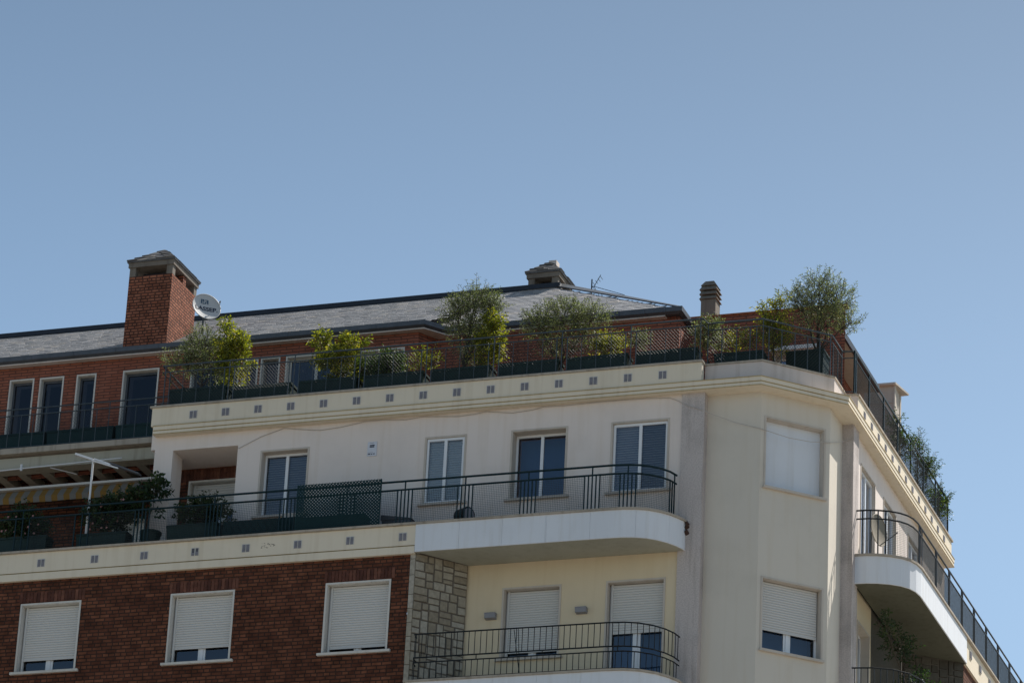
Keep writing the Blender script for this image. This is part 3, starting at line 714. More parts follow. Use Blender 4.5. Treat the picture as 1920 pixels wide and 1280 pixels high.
# side overhang of the penthouse
mb = MB(); mb.box((3.1, 1.0, 30.09), (6.0, 1.66, 30.12), FC, 1); mb.box((3.05, 1.66, 30.07), (6.0, 1.70, 30.2), FC, 0)
mb.build('eave', ['ridge', 'soffit'], B)
mb = MB(); mb.box((0.4, -2.99, 29.70), (1.35, -2.75, 29.775), FA); mb.build('awning_box', 'white_metal', B)

# roof: slates laid one by one
EZ = 30.5; RY, RZ = 5.3, 32.58; RX = -4.75
roof = MB()
# base sheet
eL = [(-20, 1.86), (-6.13, 1.86), (-5.80, 2.28), (-1.24, 2.28)]
roof.face([(-20, 1.86, EZ), (-6.13, 1.86, EZ), (-5.8, 2.28, EZ), (RX, RY, RZ), (-20, RY, RZ)], 0, .3)
roof.face([(-5.8, 2.28, EZ), (-1.24, 2.28, EZ), (RX, RY, RZ)], 0, .3)
roof.face([(-1.24, 2.28, EZ), (-1.24, 8.3, EZ), (RX, RY, RZ)], 1)
roof.face([(-20, RY, RZ), (RX, RY, RZ), (-1.24, 8.3, EZ), (-20, 8.3, EZ)], 1)
def slates(mb, fn, u0, u1, rows, inside):
    wd = 0.19
    for r in range(rows):
        t0 = r / rows; t1 = min(1.0, (r + 1.25) / rows)
        u = u0 - (r % 2) * wd / 2 + random.uniform(-.03, .03)
        while u < u1:
            wv = wd * random.uniform(0.8, 1.2)
            if inside(u + wv / 2, (t0 + t1) / 2) and inside(u, t0) and inside(u + wv, t0):
                j = random.uniform(-.012, .012) / 3.5; k = random.uniform(0.0, 0.007)
                a, b, c, d = fn(u, t0 + j), fn(u + wv - 0.006, t0 + j), fn(u + wv - 0.006, t1), fn(u, t1)
                lo = 0.014 + k * .5; hi = 0.003
                P = [a + NR * (lo - 0.012), b + NR * (lo - 0.012), c + NR * 0.001, d + NR * 0.001, a + NR * lo, b + NR * lo, c + NR * hi, d + NR * hi]
                mb.hexa(P, 0, random.random() ** 1.2)
            u += wv
def fnL(u, t): return Vector((u, 1.86 + (RY - 1.86) * t, EZ + (RZ - EZ) * t))
NR = (Vector((0, -(RZ - EZ), RY - 1.86))).normalized()
slates(roof, fnL, -17.0, -5.9, 27, lambda u, t: u < -6.15 + 0.35 * min(1, t * 9))
def fnR(u, t): return Vector((u, 2.28 + (RY - 2.28) * t, EZ + (RZ - EZ) * t))
NR = (Vector((0, -(RZ - EZ), RY - 2.28))).normalized()
slates(roof, fnR, -5.80, -1.24, 25, lambda u, t: -5.86 + t * 0.02 < u and u < -1.24 - (3.51) * t - 0.02)
rf = roof.build('roof', ['slate', 'hipzinc'], B)
mb = MB()
def gutter(path): mb.sweep([(0.07, EZ + 0.03), (0.065, EZ - 0.06), (0.0, EZ - 0.10), (-0.10, EZ - 0.10), (-0.10, EZ - 0.04), (0.05, EZ + 0.03)], path, t=.5)
gutter([(-20, 1.86), (-6.13, 1.86), (-5.80, 2.28), (-1.22, 2.28), (-1.22, 8.3)])
for i in range(18): mb.box((-17 + 0.9 * i, -1.92 + .13, EZ - .065), (-16.975 + .9 * i, -1.92 + .134, EZ + .03), FA) if -17 + .9 * i < -6.2 else None
for x in (-4.6, -3.9, -3.1, -2.4, -1.9, -1.5): mb.box((x, -2.206, EZ - .07), (x + .02, -2.20, EZ + .035), FA, 0, 1)
mb.tube([(-8.0, 1.97, 29.0), (-8.0, 1.97, 30.3), (-8.0, 1.85, 30.44)], 0.035, 8)
mb.build('gutter', 'gutter', rf)
mb = MB(); mb.sweep([(-0.14, 30.40), (-0.14, 30.375), (-0.42, 30.375), (-0.42, 30.40)], [(-20, 1.72), (-6.06, 1.72), (-5.72, 2.14), (-1.36, 2.14), (-1.36, 8)]); mb.build('eave_soffit', 'curb', rf)
mb = MB(); mb.box((-20, -RY - 0.05, RZ - 0.01), (RX + 0.14, -RY + 0.06, RZ + 0.09), FA); mb.build('ridge_flashing', 'ridge', rf)
mb = MB(); a = Vector((-1.26, 2.30, EZ + 0.055)); b = Vector((RX, RY, RZ + 0.045)); mb.tube([a, b], 0.012, 5); hz = MB()
hz.hexa([a + Vector((0, -.01, .0)), b + Vector((0, -.01, -.0)), b + Vector((.02, .02, 0)), a + Vector((.02, .02, 0)), a + Vector((.03, .03, .03)), b + Vector((.12, .10, .085)), b + Vector((.16, .16, .08)), a + Vector((.08, .08, .02))])
hz.build('hip_sheet', 'hipzinc', rf)
mb.build('hip_flashing', 'ridge', rf)
mb = MB(); mb.hexa([(-11.45, 1.95, 30.53), (-10.75, 1.95, 30.53), (-10.9, 3.1, 31.26), (-11.45, 3.1, 31.26), (-11.45, 1.93, 30.56), (-10.75, 1.93, 30.56), (-10.9, 3.08, 31.30), (-11.45, 3.08, 31.30)]); sk = mb.build('flashing_sheet', 'hipzinc', rf)
# ---- chimneys
def pyramid(mb, x0, x1, y0, y1, z0, h, top=0.12, m=0):
    """slated tent roof with a short ridge"""
    xm = (x0 + x1) / 2; ya, yb = y0 + (y1 - y0) * (0.5 - top / 2), y0 + (y1 - y0) * (0.5 + top / 2)
    A = [Vector((x0, y0, z0)), Vector((x1, y0, z0)), Vector((x1, y1, z0)), Vector((x0, y1, z0))]; R1, R2 = Vector((xm, ya, z0 + h)), Vector((xm, yb, z0 + h))
    for (p, q, r, s) in ((A[0], A[1], R1, R1), (A[1], A[2], R2, R1), (A[2], A[3], R2, R2), (A[3], A[0], R1, R2)):
        n = (q - p).cross(s - p).normalized()
        if n.z < 0: n = -n
        for k in range(5):
            t0, t1 = k / 5, min(1, (k + 1.2) / 5)
            a, b, c, d = p.lerp(s, t0), q.lerp(r, t0), q.lerp(r, t1), p.lerp(s, t1)
            cnt = max(1, int((b - a).length / 0.2))
            for i in range(cnt):
                f0, f1 = i / cnt, (i + 1) / cnt
                P = [a.lerp(b, f0), a.lerp(b, f1), d.lerp(c, f1), d.lerp(c, f0)]
                lo = random.uniform(.015, .04)
                mb.hexa([x + n * 0.0 for x in P] + [P[0] + n * lo, P[1] + n * lo, P[2] + n * .006, P[3] + n * .006], m, random.random() ** 1.5)
def chimney(x0, x1, y0, y1, zb, z1, z2, ov, h, mid, label, lump=False, bm='brick_ch'):
    mb = MB(); mb.box((x0, -y1, zb), (x1, -y0, z1), FA)
    c = mb.build('chimney', bm, B); c['label'] = label
    mb = MB(); q = 0.13
    for (a, b) in ((x0, y0), (x1 - q, y0), (x0, y1 - q), (x1 - q, y1 - q)): mb.box((a, -(b + q), z1), (a + q, -b, z2), FA)
    if mid: mb.box((x1 - q, -((y0 + y1) / 2 + .07), z1), (x1 - 0.004, -((y0 + y1) / 2 - .07), z2), FA, 1); mb.box((x0, -((y0 + y1) / 2 + .07), z1), (x0 + q, -((y0 + y1) / 2 - .07), z2), FA, 1)
    mb.box((x0 + .2, -y1 + .2, z1 - .01), (x1 - .2, -y0 - .2, z1 + .12), FA, 2)
    mb.box((x0 - ov * .5, -y1 - ov * .5, z2), (x1 + ov * .5, -y0 + ov * .5, z2 + 0.10), FA)
    mb.build('openings', ['concrete', 'brick_ch', 'room'], c)
    mb = MB(); mb.box((x0 - ov, -y1 - ov, z2 + .10), (x1 + ov, -y0 + ov, z2 + 0.125), FA, 0, .3); pyramid(mb, x0 - ov, x1 + ov, y0 - ov, y1 + ov, z2 + 0.125, h, 0.12)
    if lump: mb.box(((x0 + x1) / 2 - .02, -y0 - .55, z2 + h * .8), ((x0 + x1) / 2 + .14, -y0 - .35, z2 + .17 + h), FA, 1)
    mb.build('cap', ['old_slate', 'curb'], c)
chimney(-12.44, -11.52, 2.02, 3.22, 30.42, 32.12, 32.31, 0.05, 0.46, True, 'tall orange brick chimney with slated cap beside the white satellite dish')
chimney(-5.28, -4.66, 5.25, 6.05, 31.6, 32.66, 32.80, 0.06, 0.36, False, 'slate capped chimney behind the roof ridge', True, 'concrete')
mb = MB(); mb.box((-1.16, -3.75, 30.3), (-0.87, -3.45, 31.18), FA)
for i in range(3):
    z = 31.19 + i * 0.095; mb.box((-1.13, -3.72, z - .01), (-0.90, -3.48, z + .1), FA)
    mb.hexa([(-1.19, 3.42, z + .0), (-0.84, 3.42, z), (-0.84, 3.78, z), (-1.19, 3.78, z), (-1.155, 3.455, z + .07), (-0.875, 3.455, z + .07), (-0.875, 3.745, z + .07), (-1.155, 3.745, z + .07)])
mb.hexa([(-1.17, 3.44, 31.475), (-0.86, 3.44, 31.475), (-0.86, 3.76, 31.475), (-1.17, 3.76, 31.475), (-1.10, 3.51, 31.585), (-0.93, 3.51, 31.585), (-0.93, 3.69, 31.585), (-1.10, 3.69, 31.585)])
mb.build('chimney', 'concrete', B)['label'] = 'narrow grey concrete flue with ringed top behind the brick parapet'
# ---- small rooftop tower at the side
mb = MB(); mb.box((0.9, -8.42, 28.0), (1.52, -8.0, 31.04), FA); mb.box((0.9, -7.99, 30.68), (1.525, -7.985, 30.70), FA); mb.box((1.44, -8.5, 28), (1.535, -8.42, 31.04), FA); mb.box((1.50, -8.1, 28), (1.53, -7.98, 31.04), FA)
tw_ = mb.build('stair_tower', 'trim_beige', B)
mb = MB(); mb.hexa([(0.7, 7.9, 31.042), (1.56, 7.9, 31.042), (1.68, 8.55, 31.042), (0.7, 8.6, 31.042), (0.7, 7.9, 31.08), (1.56, 7.9, 31.08), (1.68, 8.55, 31.08), (0.7, 8.6, 31.08)]); mb.build('roof_slab', 'trim_beige', tw_)
# core behind the walls
mb = MB(); mb.box((-18, -12, 0.14), (-0.6, -3.3, 25.2), FA); mb.box((-0.6, -12, 0.14), (1.2, -2.0, 27.9), FA)
mb.build('inner_core', 'room', B)

# ------------------------------------------------------------------ plants
def foliage(mb, lobes, leaf, twigs, up=0.6, tl=(0.12, 0.26), nl=9, droop=0.0):
    tot = sum(l[6] for l in lobes)
    for (cx, cy, cz, rx, ry, rz, wgt) in lobes:
        n = int(twigs * wgt / tot)
        for i in range(n):
            d = Vector((random.gauss(0, 1), random.gauss(0, 1), random.gauss(0, 1))).normalized()
            rad = random.random() ** 0.42 * random.choice((1, 1, 1, 0.92, 1.1))
            p = Vector((cx + d.x * rx * rad, cy + d.y * ry * rad, cz + d.z * rz * rad))
            td = (d * 0.8 + Vector((random.uniform(-.5, .5), random.uniform(-.5, .5), up + random.uniform(-.4, .4)))).normalized()
            L = random.uniform(*tl); tone = min(1, max(0, random.gauss(0.5, 0.2)))
            e = p + td * L + Vector((0, 0, -droop * L)); mb.tube([p - td * L * .3, e], 0.0028, 3, 1, cap=False)
            for k in range(nl):
                f = (k + .5) / nl; c = p.lerp(e, f); an = k * 2.4 + random.random()
                a = td.cross(Vector((0, 0, 1)) if abs(td.z) < .9 else Vector((1, 0, 0))).normalized(); b = td.cross(a)
                o = (a * math.cos(an) + b * math.sin(an)) * 0.85 + td * random.uniform(.3, .8); o.normalize()
                l = leaf[0] * random.uniform(.7, 1.25); wd = leaf[1] * random.uniform(.8, 1.2)
                s = o.cross(Vector((random.uniform(-1, 1), random.uniform(-1, 1), random.uniform(-1, 1)))).normalized() * wd / 2
                mb.face([c, c + o * l * .45 + s, c + o * l, c + o * l * .45 - s], 0, min(1, max(0, tone + random.gauss(0, .14))))
def limb(mb, a, b, r0, r1, wob=0.04):
    a, b = Vector(a), Vector(b); P = [a]
    for k in range(1, 4): P.append(a.lerp(b, k / 4) + Vector((random.uniform(-wob, wob), random.uniform(-wob, wob), 0)))
    P.append(b); mb.tube(P, [r0 + (r1 - r0) * k / 4 for k in range(5)], 6)
def plant(name, label, cat, base, lobes, twigs, leaf, lm, group=None, trunk=0.03, **kw):
    e = empty(name, base, label, cat, group)
    t = MB()
    bx, by, bz = 0, 0, 0
    low = min(l[2] for l in lobes) - base[2]
    fork = Vector((0, 0, max(0.12, low * 0.5)))
    limb(t, (0, 0, 0), fork, trunk, trunk * .8, 0.015)
    L2 = [(l[0] - base[0], l[1] - base[1], l[2] - base[2]) + tuple(l[3:]) for l in lobes]
    for l in L2:
        limb(t, fork, (l[0], l[1], l[2]), trunk * .6, trunk * .25)
        for k in range(4):
            d = Vector((random.uniform(-.7, .7) * l[3], random.uniform(-.7, .7) * l[4], random.uniform(0, .8) * l[5])); limb(t, Vector(l[:3]) * .8 + fork * .2, Vector(l[:3]) + d, trunk * .3, trunk * .1, .03)
    t.build('trunk' if trunk > 0.02 else 'stem', 'bark', e)
    f = MB(); foliage(f, L2, leaf, twigs, **kw); f.build('crown' if trunk > 0.02 else 'foliage', [lm, 'bark'], e, recalc=False)
    return e
OL = (0.055, 0.014)
TG = 'shrubs and trees on the roof terrace'
plant('olive_shrub', 'bushy grey green shrub at the left end of the roof terrace', 'shrub', (-9.95, .4, 28.5), [(-10.0, .4, 29.72, .33, .3, .28, 4), (-10.35, .4, 29.42, .38, .3, .2, 3), (-9.8, .45, 29.35, .32, .3, .3, 3)], 620, OL, 'olive', TG, 0.03)
plant('yellow_shrub', 'yellow green glossy shrub beside the satellite dish end of the terrace', 'shrub', (-9.35, .3, 28.5), [(-9.32, .3, 29.62, .26, .22, .24, 3), (-9.28, .3, 29.2, .26, .22, .36, 3), (-9.5, .3, 30.0, .10, .1, .12, .5)], 300, (0.075, 0.032), 'yellow', TG, 0.022)
plant('yellow_shrub', 'yellow green shrub with two pointed shoots left of the round bush', 'shrub', (-7.1, .3, 28.5), [(-7.2, .3, 29.16, .40, .2, .16, 4), (-7.52, .3, 29.5, .09, .09, .22, 1.3), (-7.02, .3, 29.46, .07, .08, .15, .8), (-7.1, .3, 28.9, .3, .2, .2, 1.6), (-6.74, .3, 29.38, .12, .1, .05, .5)], 300, (0.085, 0.034), 'yellow', TG, 0.018)
plant('round_bush', 'low round green bush right of the shrub with pointed shoots', 'shrub', (-6.18, .3, 28.5), [(-6.18, .3, 28.95, .26, .2, .2, 1)], 230, (0.06, 0.025), 'greenleaf', TG, 0.015)
plant('round_bush', 'small dark green bush touching the yellow shrub', 'shrub', (-6.6, .3, 28.5), [(-6.6, .3, 28.88, .2, .18, .16, 1)], 130, (0.06, 0.022), 'greenleaf', TG, 0.015)
plant('small_plant', 'small sparse upright plant left of the tall olive tree', 'plant', (-5.5, .3, 28.5), [(-5.56, .3, 28.98, .10, .1, .22, 1), (-5.33, .3, 28.98, .09, .1, .16, .8)], 60, (0.06, 0.024), 'yellow', TG, 0.01)
plant('olive_tree', 'tall grey green olive tree in front of the roof slates', 'tree', (-4.72, .38, 28.5), [(-4.65, .38, 29.88, .52, .35, .33, 6), (-4.55, .38, 30.24, .22, .2, .2, 1.5), (-4.7, .38, 29.45, .35, .3, .25, 2), (-4.9, .38, 30.1, .2, .2, .14, 1), (-4.25, .38, 30.05, .22, .2, .16, 1.4), (-4.6, .35, 29.05, .25, .2, .25, 1)], 820, OL, 'olive', TG, 0.035)
plant('yellow_shrub', 'bright yellow shrub at the foot of the tall olive tree', 'shrub', (-4.2, .25, 28.5), [(-4.2, .25, 29.12, .22, .18, .36, 3), (-4.15, .25, 29.55, .12, .12, .16, 1)], 240, (0.075, 0.03), 'yellow', TG, 0.018)
plant('olive_tree', 'broad dense olive bush with several bare stems', 'tree', (-2.85, .38, 28.5), [(-2.83, .38, 29.72, .42, .35, .2, 4), (-3.3, .38, 29.55, .32, .3, .2, 3), (-2.3, .38, 29.55, .32, .3, .22, 3), (-2.85, .38, 29.35, .5, .3, .2, 2.5), (-2.6, .38, 29.0, .35, .2, .22, 1), (-3.05, .38, 29.0, .2, .2, .2, .7)], 860, OL, 'olive', TG, 0.03)
plant('yellow_shrub', 'small yellow green shrub right of the broad olive bush', 'shrub', (-1.93, .3, 28.5), [(-1.93, .3, 28.98, .25, .18, .17, 1)], 150, (0.06, 0.024), 'yellow', TG, 0.014)
plant('small_plant', 'little grey green plant alone near the terrace corner', 'plant', (-1.35, .3, 28.5), [(-1.35, .3, 29.0, .13, .12, .12, 1)], 70, (0.045, 0.016), 'olive', TG, 0.01)
plant('green_shrub', 'green shrub just past the notch in the railing', 'shrub', (-0.1, .45, 28.4), [(-0.1, .45, 29.08, .24, .2, .26, 1)], 210, (0.055, 0.02), 'olive', TG, 0.02)
plant('small_plant', 'low yellow green tuft on the bay terrace', 'plant', (0.6, .45, 28.4), [(0.6, .45, 28.88, .16, .15, .12, 1), (.35, .45, 28.85, .1, .1, .14, .6)], 90, (0.055, 0.02), 'yellow', TG, 0.01)
plant('yellow_shrub', 'tall thin yellow green shrub left of the corner olive tree', 'shrub', (1.05, .7, 28.4), [(1.05, .7, 29.1, .26, .2, .34, 3), (1.12, .7, 29.6, .1, .1, .16, .7), (.86, .7, 29.5, .07, .08, .1, .4)], 250, (0.065, 0.024), 'yellow', TG, 0.02)
plant('olive_tree', 'large round olive tree at the building corner against the sky', 'tree', (1.68, 1.4, 28.4), [(1.72, 1.4, 30.0, .50, .42, .36, 7), (1.3, 1.4, 30.03, .26, .26, .22, 2), (2.05, 1.4, 30.0, .28, .3, .3, 2.5), (1.75, 1.4, 29.55, .5, .35, .22, 2.5), (2.25, 1.4, 29.52, .2, .22, .18, 1.2), (1.68, 1.4, 30.38, .26, .24, .16, 1.3)], 760, (0.055, 0.015), 'olive', TG, 0.035)
plant('climbing_plant', 'thin climber along the side terrace railing below the small tower', 'plant', (2.0, 5.8, 28.4), [(2.12, 5.6, 29.15, .08, .25, .22, 1), (2.12, 6.3, 29.1, .08, .3, .2, 1), (2.1, 6.0, 28.8, .08, .3, .3, 1)], 150, (0.05, 0.02), 'greenleaf', TG, 0.012)
plant('conifer_shrub', 'pointed green shrub leaning over the side terrace railing', 'shrub', (2.05, 8.0, 28.4), [(2.0, 7.95, 29.62, .08, .15, .32, 2), (2.15, 8.1, 29.24, .17, .25, .2, 3), (2.05, 7.9, 28.8, .15, .3, .3, 1.5)], 300, (0.055, 0.016), 'greenleaf', TG, 0.03)
plant('green_shrub', 'smaller green shrub at the far end of the side terrace', 'shrub', (2.05, 9.3, 28.4), [(2.15, 9.3, 29.05, .12, .2, .22, 2), (2.15, 9.2, 28.75, .1, .2, .25, 1)], 150, (0.055, 0.022), 'greenleaf', TG, 0.02)
# middle terrace
MG = 'plants on the middle terrace'
e = plant('geranium', 'flowering trailing geranium at the far left of the middle terrace', 'plant', (-12.9, -.45, 25.75), [(-12.9, -.45, 25.98, .42, .18, .2, 4), (-12.95, -.45, 26.26, .12, .1, .1, .5)], 330, (0.055, 0.04), 'darkleaf', MG, 0.012)
e2 = plant('geranium', 'bushy geranium dotted with pale flowers behind the white pole', 'plant', (-11.2, -.45, 25.7), [(-11.2, -.45, 26.08, .46, .2, .28, 4), (-11.0, -.45, 26.3, .25, .15, .12, 1)], 420, (0.055, 0.04), 'darkleaf', MG, 0.012)
for ee, (w0, h0, hh) in ((e, (.4, .25, .2)), (e2, (.45, .38, .28))):
    for i in range(13):
        p = MB()
        c = Vector((random.uniform(-w0, w0), -.2, h0 + random.uniform(-hh, hh)))
        for k in range(5):
            a = k * 1.256; o = Vector((math.cos(a), -.3, math.sin(a))) * .017; s = Vector((-math.sin(a), 0, math.cos(a))) * .01
            p.face([c, c + o + s, c + o * 1.3, c + o - s])
        p.build('flower', 'petal', ee, recalc=False)
plant('leafy_shrub', 'large leaved green shrub in front of the loggia pillar', 'shrub', (-10.45, -.35, 25.7), [(-10.35, -.35, 26.62, .15, .12, .17, 2), (-10.72, -.35, 26.42, .2, .16, .12, 1.6), (-10.5, -.35, 26.15, .24, .16, .2, 1)], 80, (0.10, 0.055), 'darkleaf', MG, 0.015)
plant('leafy_shrub', 'dark bushy shrub in the long trough before the loggia', 'shrub', (-9.4, -.4, 25.75), [(-9.45, -.4, 26.02, .38, .18, .15, 4), (-9.3, -.4, 26.2, .2, .13, .1, 1), (-9.0, -.4, 25.92, .15, .15, .14, .8)], 230, (0.07, 0.035), 'darkleaf', MG, 0.012)
plant('climbing_plant', 'dark straggly creeper growing up under the side balcony', 'plant', (2.8, 4.6, 22.4), [(2.6, 3.0, 24.25, .06, .2, .25, .5), (2.6, 3.9, 24.2, .2, .8, .2, 2), (2.8, 4.8, 23.5, .3, .7, .4, 4)], 190, (0.08, 0.03), 'darkleaf', 'creepers on the side balcony', 0.018)

# ------------------------------------------------------------------ planters
def trough(name, label, x0, x1, y0, y1, z0, z1, m, group):
    e = empty(name, ((x0 + x1) / 2, y0, z0), label, 'planter', group); w2 = (x1 - x0) / 2; d = y1 - y0; h = z1 - z0
    mb = MB(); t = .015
    mb.hexa([(-w2 + .03, .01, 0), (w2 - .03, .01, 0), (w2 - .03, d - .01, 0), (-w2 + .03, d - .01, 0), (-w2, 0, h - .04), (w2, 0, h - .04), (w2, d, h - .04), (-w2, d, h - .04)], 0, random.random())
    mb.build('body', m, e)
    mb = MB(); mb.sweep([(0.012, h), (0.012, h - .045), (-.03, h - .045), (-.03, h)], [(-w2, 0), (w2, 0), (w2, d), (-w2, d), (-w2, 0.001)], t=random.random()); mb.build('rim', m, e)
    return e
pl = ['under the grey green shrub at the left end', 'between the two big yellow shrubs', 'under the shrub with two pointed shoots', 'under the low round green bush', 'under the tall olive tree', 'under the broad olive bush', 'under the small yellow green shrub', 'nearest the railing notch']
for k in range(8):
    c = -9.85 + 1.3 * k
    trough('planter', 'dark green planter trough behind the mesh ' + pl[k], c - .57, c + .57, .02, .34, 28.02, 28.69 + (0.05 if k == 0 else 0), 'planter', 'planter troughs on the roof terrace')
trough('planter', 'dark green planter trough on the bay terrace', 0.05, 0.95, .32, .62, 28.02, 28.66, 'planter', 'planter troughs on the roof terrace')
trough('planter', 'dark planter trough under the corner olive tree', 1.15, 1.85, 1.15, 1.6, 28.02, 28.95, 'planter', 'planter troughs on the roof terrace')
for i, (x0, x1) in enumerate(((-17.9, -16.5), (-16.45, -15.1), (-15.05, -13.7), (-13.65, -12.25), (-12.2, -10.8))):
    if i < 2: continue
    trough('planter', ('dark teal planter trough on the set-back left terrace, leftmost', 'dark teal planter trough below the two middle left windows', 'dark teal planter trough below the widest left window')[i - 2], x0, x1, 1.55, 1.85, 28.30, 28.78, 'screen', 'teal troughs on the set-back terrace')
trough('planter', 'dark trough holding the leftmost geranium', -13.5, -12.35, -.6, -.3, 25.35, 25.78, 'planter', 'dark troughs on the middle terrace')
trough('planter', 'dark trough holding the flower dotted geranium', -11.75, -10.75, -.6, -.3, 25.35, 25.74, 'planter', 'dark troughs on the middle terrace')
trough('planter', 'long dark trough before the loggia', -9.95, -8.95, -.6, -.3, 25.35, 25.78, 'planter', 'dark troughs on the middle terrace')
# round pot
e = empty('plant_pot', (-10.35, -.4, 25.35), 'dark round pot at the foot of the large leaved shrub', 'pot')
mb = MB(); mb.tube([(0, 0, 0), (0, 0, .3), (0, 0, .36)], [.13, .18, .19], 16); mb.build('body', 'planter', e, smooth=False)
mb = MB(); mb.tube([(0, 0, .36), (0, 0, .40)], [.205, .205], 16); mb.build('rim', 'planter', e)
# green screen, lattice
e = empty('garden_screen', (-8.1, -.5, 25.38), 'low dark green mesh screen below the loggia side window', 'screen')
mb = MB(); mb.box((-.78, -.02, 0), (.78, 0, .42)); mb.build('sheet', 'screen', e)
mb = MB()
for i in range(24): mb.tube([(-.8 + .068 * i, -.03, 0), (-.8 + .068 * i + (.3 if i % 2 else -.3), -.03, .42)], .004, 3)
mb.build('lattice', 'green_metal', e)
e = empty('lattice_panel', (-6.55, -.76, 25.40), 'dark green diamond lattice panel tied to the middle balcony railing', 'trellis')
mb = MB(); W2, H = .81, .90; st = .062
for sg in (1, -1):
    n = int((2 * W2 + H) / st)
    for i in range(n):
        a = -W2 - H + i * st; lo, hi = max(a, -W2), min(a + H, W2)
        if hi - lo < .02: continue
        z0, z1 = lo - a, hi - a; yy = -.006 * sg
        p, q = Vector((sg * lo, yy, z0)), Vector((sg * hi, yy, z1)); d = (q - p).normalized(); s = Vector((d.z, 0, -d.x)) * .012
        mb.hexa([p - s + Vector((0, -.003, 0)), p + s + Vector((0, -.003, 0)), q + s + Vector((0, -.003, 0)), q - s + Vector((0, -.003, 0)), p - s + Vector((0, .003, 0)), p + s + Vector((0, .003, 0)), q + s + Vector((0, .003, 0)), q - s + Vector((0, .003, 0))])
mb.build('slats', 'screen', e)
mb = MB(); mb.box((-W2, -.012, -.01), (-W2 + .02, .012, H)); mb.build('edge_strip', 'screen', e)
mb = MB(); mb.box((W2 - .02, -.012, -.01), (W2, .012, H)); mb.build('edge_strip', 'screen', e)
e = empty('storage_box', (-6.65, -.35, 25.3), 'dark box standing behind the lattice panel', 'box'); mb = MB(); mb.box((-.75, 0, 0), (.45, .3, .5)); mb.build('body', 'screen', e); mb = MB(); mb.box((-.77, -.02, .5), (.47, .32, .53)); mb.build('lid', 'screen', e)
e = empty('storage_box', (-5.55, -.42, 25.3), 'grey low box with sloping lid right of the lattice panel', 'box')
mb = MB(); mb.box((-.28, 0, 0), (.28, .28, .34)); mb.build('body', 'gutter', e)
mb = MB(); mb.hexa([(-.30, -.02, .34), (.30, -.02, .34), (.30, .30, .34), (-.30, .30, .34), (-.30, -.02, .44), (.22, -.02, .36), (.22, .30, .36), (-.30, .30, .50)]); mb.build('lid', 'cloth_grey', e)
e = empty('white_box', (-7.6, -.35, 25.3), 'small pale box under the leftmost sliding window', 'box'); mb = MB(); mb.box((-.16, 0, 0), (.16, .2, .62)); mb.build('body', 'shutter', e); mb = MB(); mb.box((-.17, -.01, .62), (.17, .21, .645)); mb.build('lid', 'shutter', e)
# round drum light
e = empty('drum_light', (-4.2, -.45, 25.38), 'round black drum with pale disc face on the balcony edge', 'lamp')
D = Vector((.90, -.43, -.05)).normalized()
mb = MB(); c = Vector((0, 0, .22)); mb.tube([c - D * .20, c + D * .04], [.14, .165], 20); mb.build('housing', 'black', e)
mb = MB(); mb.tube([c + D * .042, c + D * .052], [.135, .135], 20); mb.build('face', 'vent', e)
mb = MB(); mb.box((-.12, -.04, 0), (.12, .04, .02)); mb.tube([(-.1, 0, .02), (-.1, 0, .2)], .008, 5); mb.tube([(.1, 0, .02), (.1, 0, .2)], .008, 5); mb.build('stand', 'black', e)
# wall lamps
for i, x in enumerate((-3.82, -2.14)):
    e = empty('wall_lamp', (x, .04, 23.84), ('grey box wall lamp left of the nearly closed shutter', 'grey box wall lamp between the two shuttered openings')[i], 'lamp', 'wall lamps on the yellow wall')
    mb = MB(); mb.hexa([(-.10, -.001, -.05), (.10, -.001, -.05), (.10, -.09, -.035), (-.10, -.09, -.035), (-.10, -.001, .05), (.10, -.001, .05), (.10, -.10, .05), (-.10, -.10, .05)]); mb.build('body', 'lampgrey', e)
    mb = MB(); mb.box((-.105, -.105, .051), (.105, 0, .06)); mb.build('cover', 'vent', e)
# plaque
def text_mesh(txt, size, bold=0.0):
    c = bpy.data.curves.new('t', 'FONT'); c.body = txt; c.size = size; c.align_x = 'CENTER'; c.offset = bold; c.resolution_u = 3
    o = bpy.data.objects.new('t', c); COL.objects.link(o); dg = bpy.context.evaluated_depsgraph_get(); dg.update()
    me = bpy.data.meshes.new_from_object(o.evaluated_get(dg)); COL.objects.unlink(o); bpy.data.objects.remove(o)
    return me
e = empty('wall_plaque', (-6.285, .04, 27.09), 'small white notice plaque on the cream wall between windows', 'plaque')
mb = MB(); mb.box((-.09, -.014, 0), (.09, -.002, .28)); mb.build('board', 'plaque', e)
mb = MB()
for (a, b, c, d) in ((-.045, .045, .20, .22), (-.05, .04, .17, .192), (-.075, -.03, .03, .048), (-.015, .01, .03, .045), (.03, .055, .032, .05), (-.075, .02, .066, .070), (-.045, .03, .252, .257)): mb.box((a, -.017, c), (b, -.014, d))
mb.build('print', 'ink', e)
# cable
cab = [(-8.93, 27.45), (-8.49, 27.65), (-8.05, 27.78), (-7.65, 27.72), (-7.33, 27.68), (-6.92, 27.71), (-6.45, 27.78), (-6.09, 27.78), (-5.67, 27.75), (-5.31, 27.78), (-4.64, 27.73), (-4.33, 27.75), (-4.11, 27.78), (-3.62, 27.71), (-3.22, 27.74), (-3.02, 27.78), (-2.61, 27.77), (-2.01, 27.785), (-1.61, 27.785), (-1.1, 27.78), (-.65, 27.75), (-.5, 27.68)]
P = [Vector((x, .025, z)) for x, z in cab] + [Vector(p) for p in ((-.32, -.02, 27.56), (-.06, -.015, 27.46), (.06, .04, 27.41), (.53, .14, 27.23), (.98, .175, 27.09), (1.4, .56, 27.03), (1.71, .87, 27.05), (2.01, 1.15, 27.12), (2.04, 1.6, 27.3), (2.06, 1.98, 27.47), (2.2, 2.0, 27.52))]
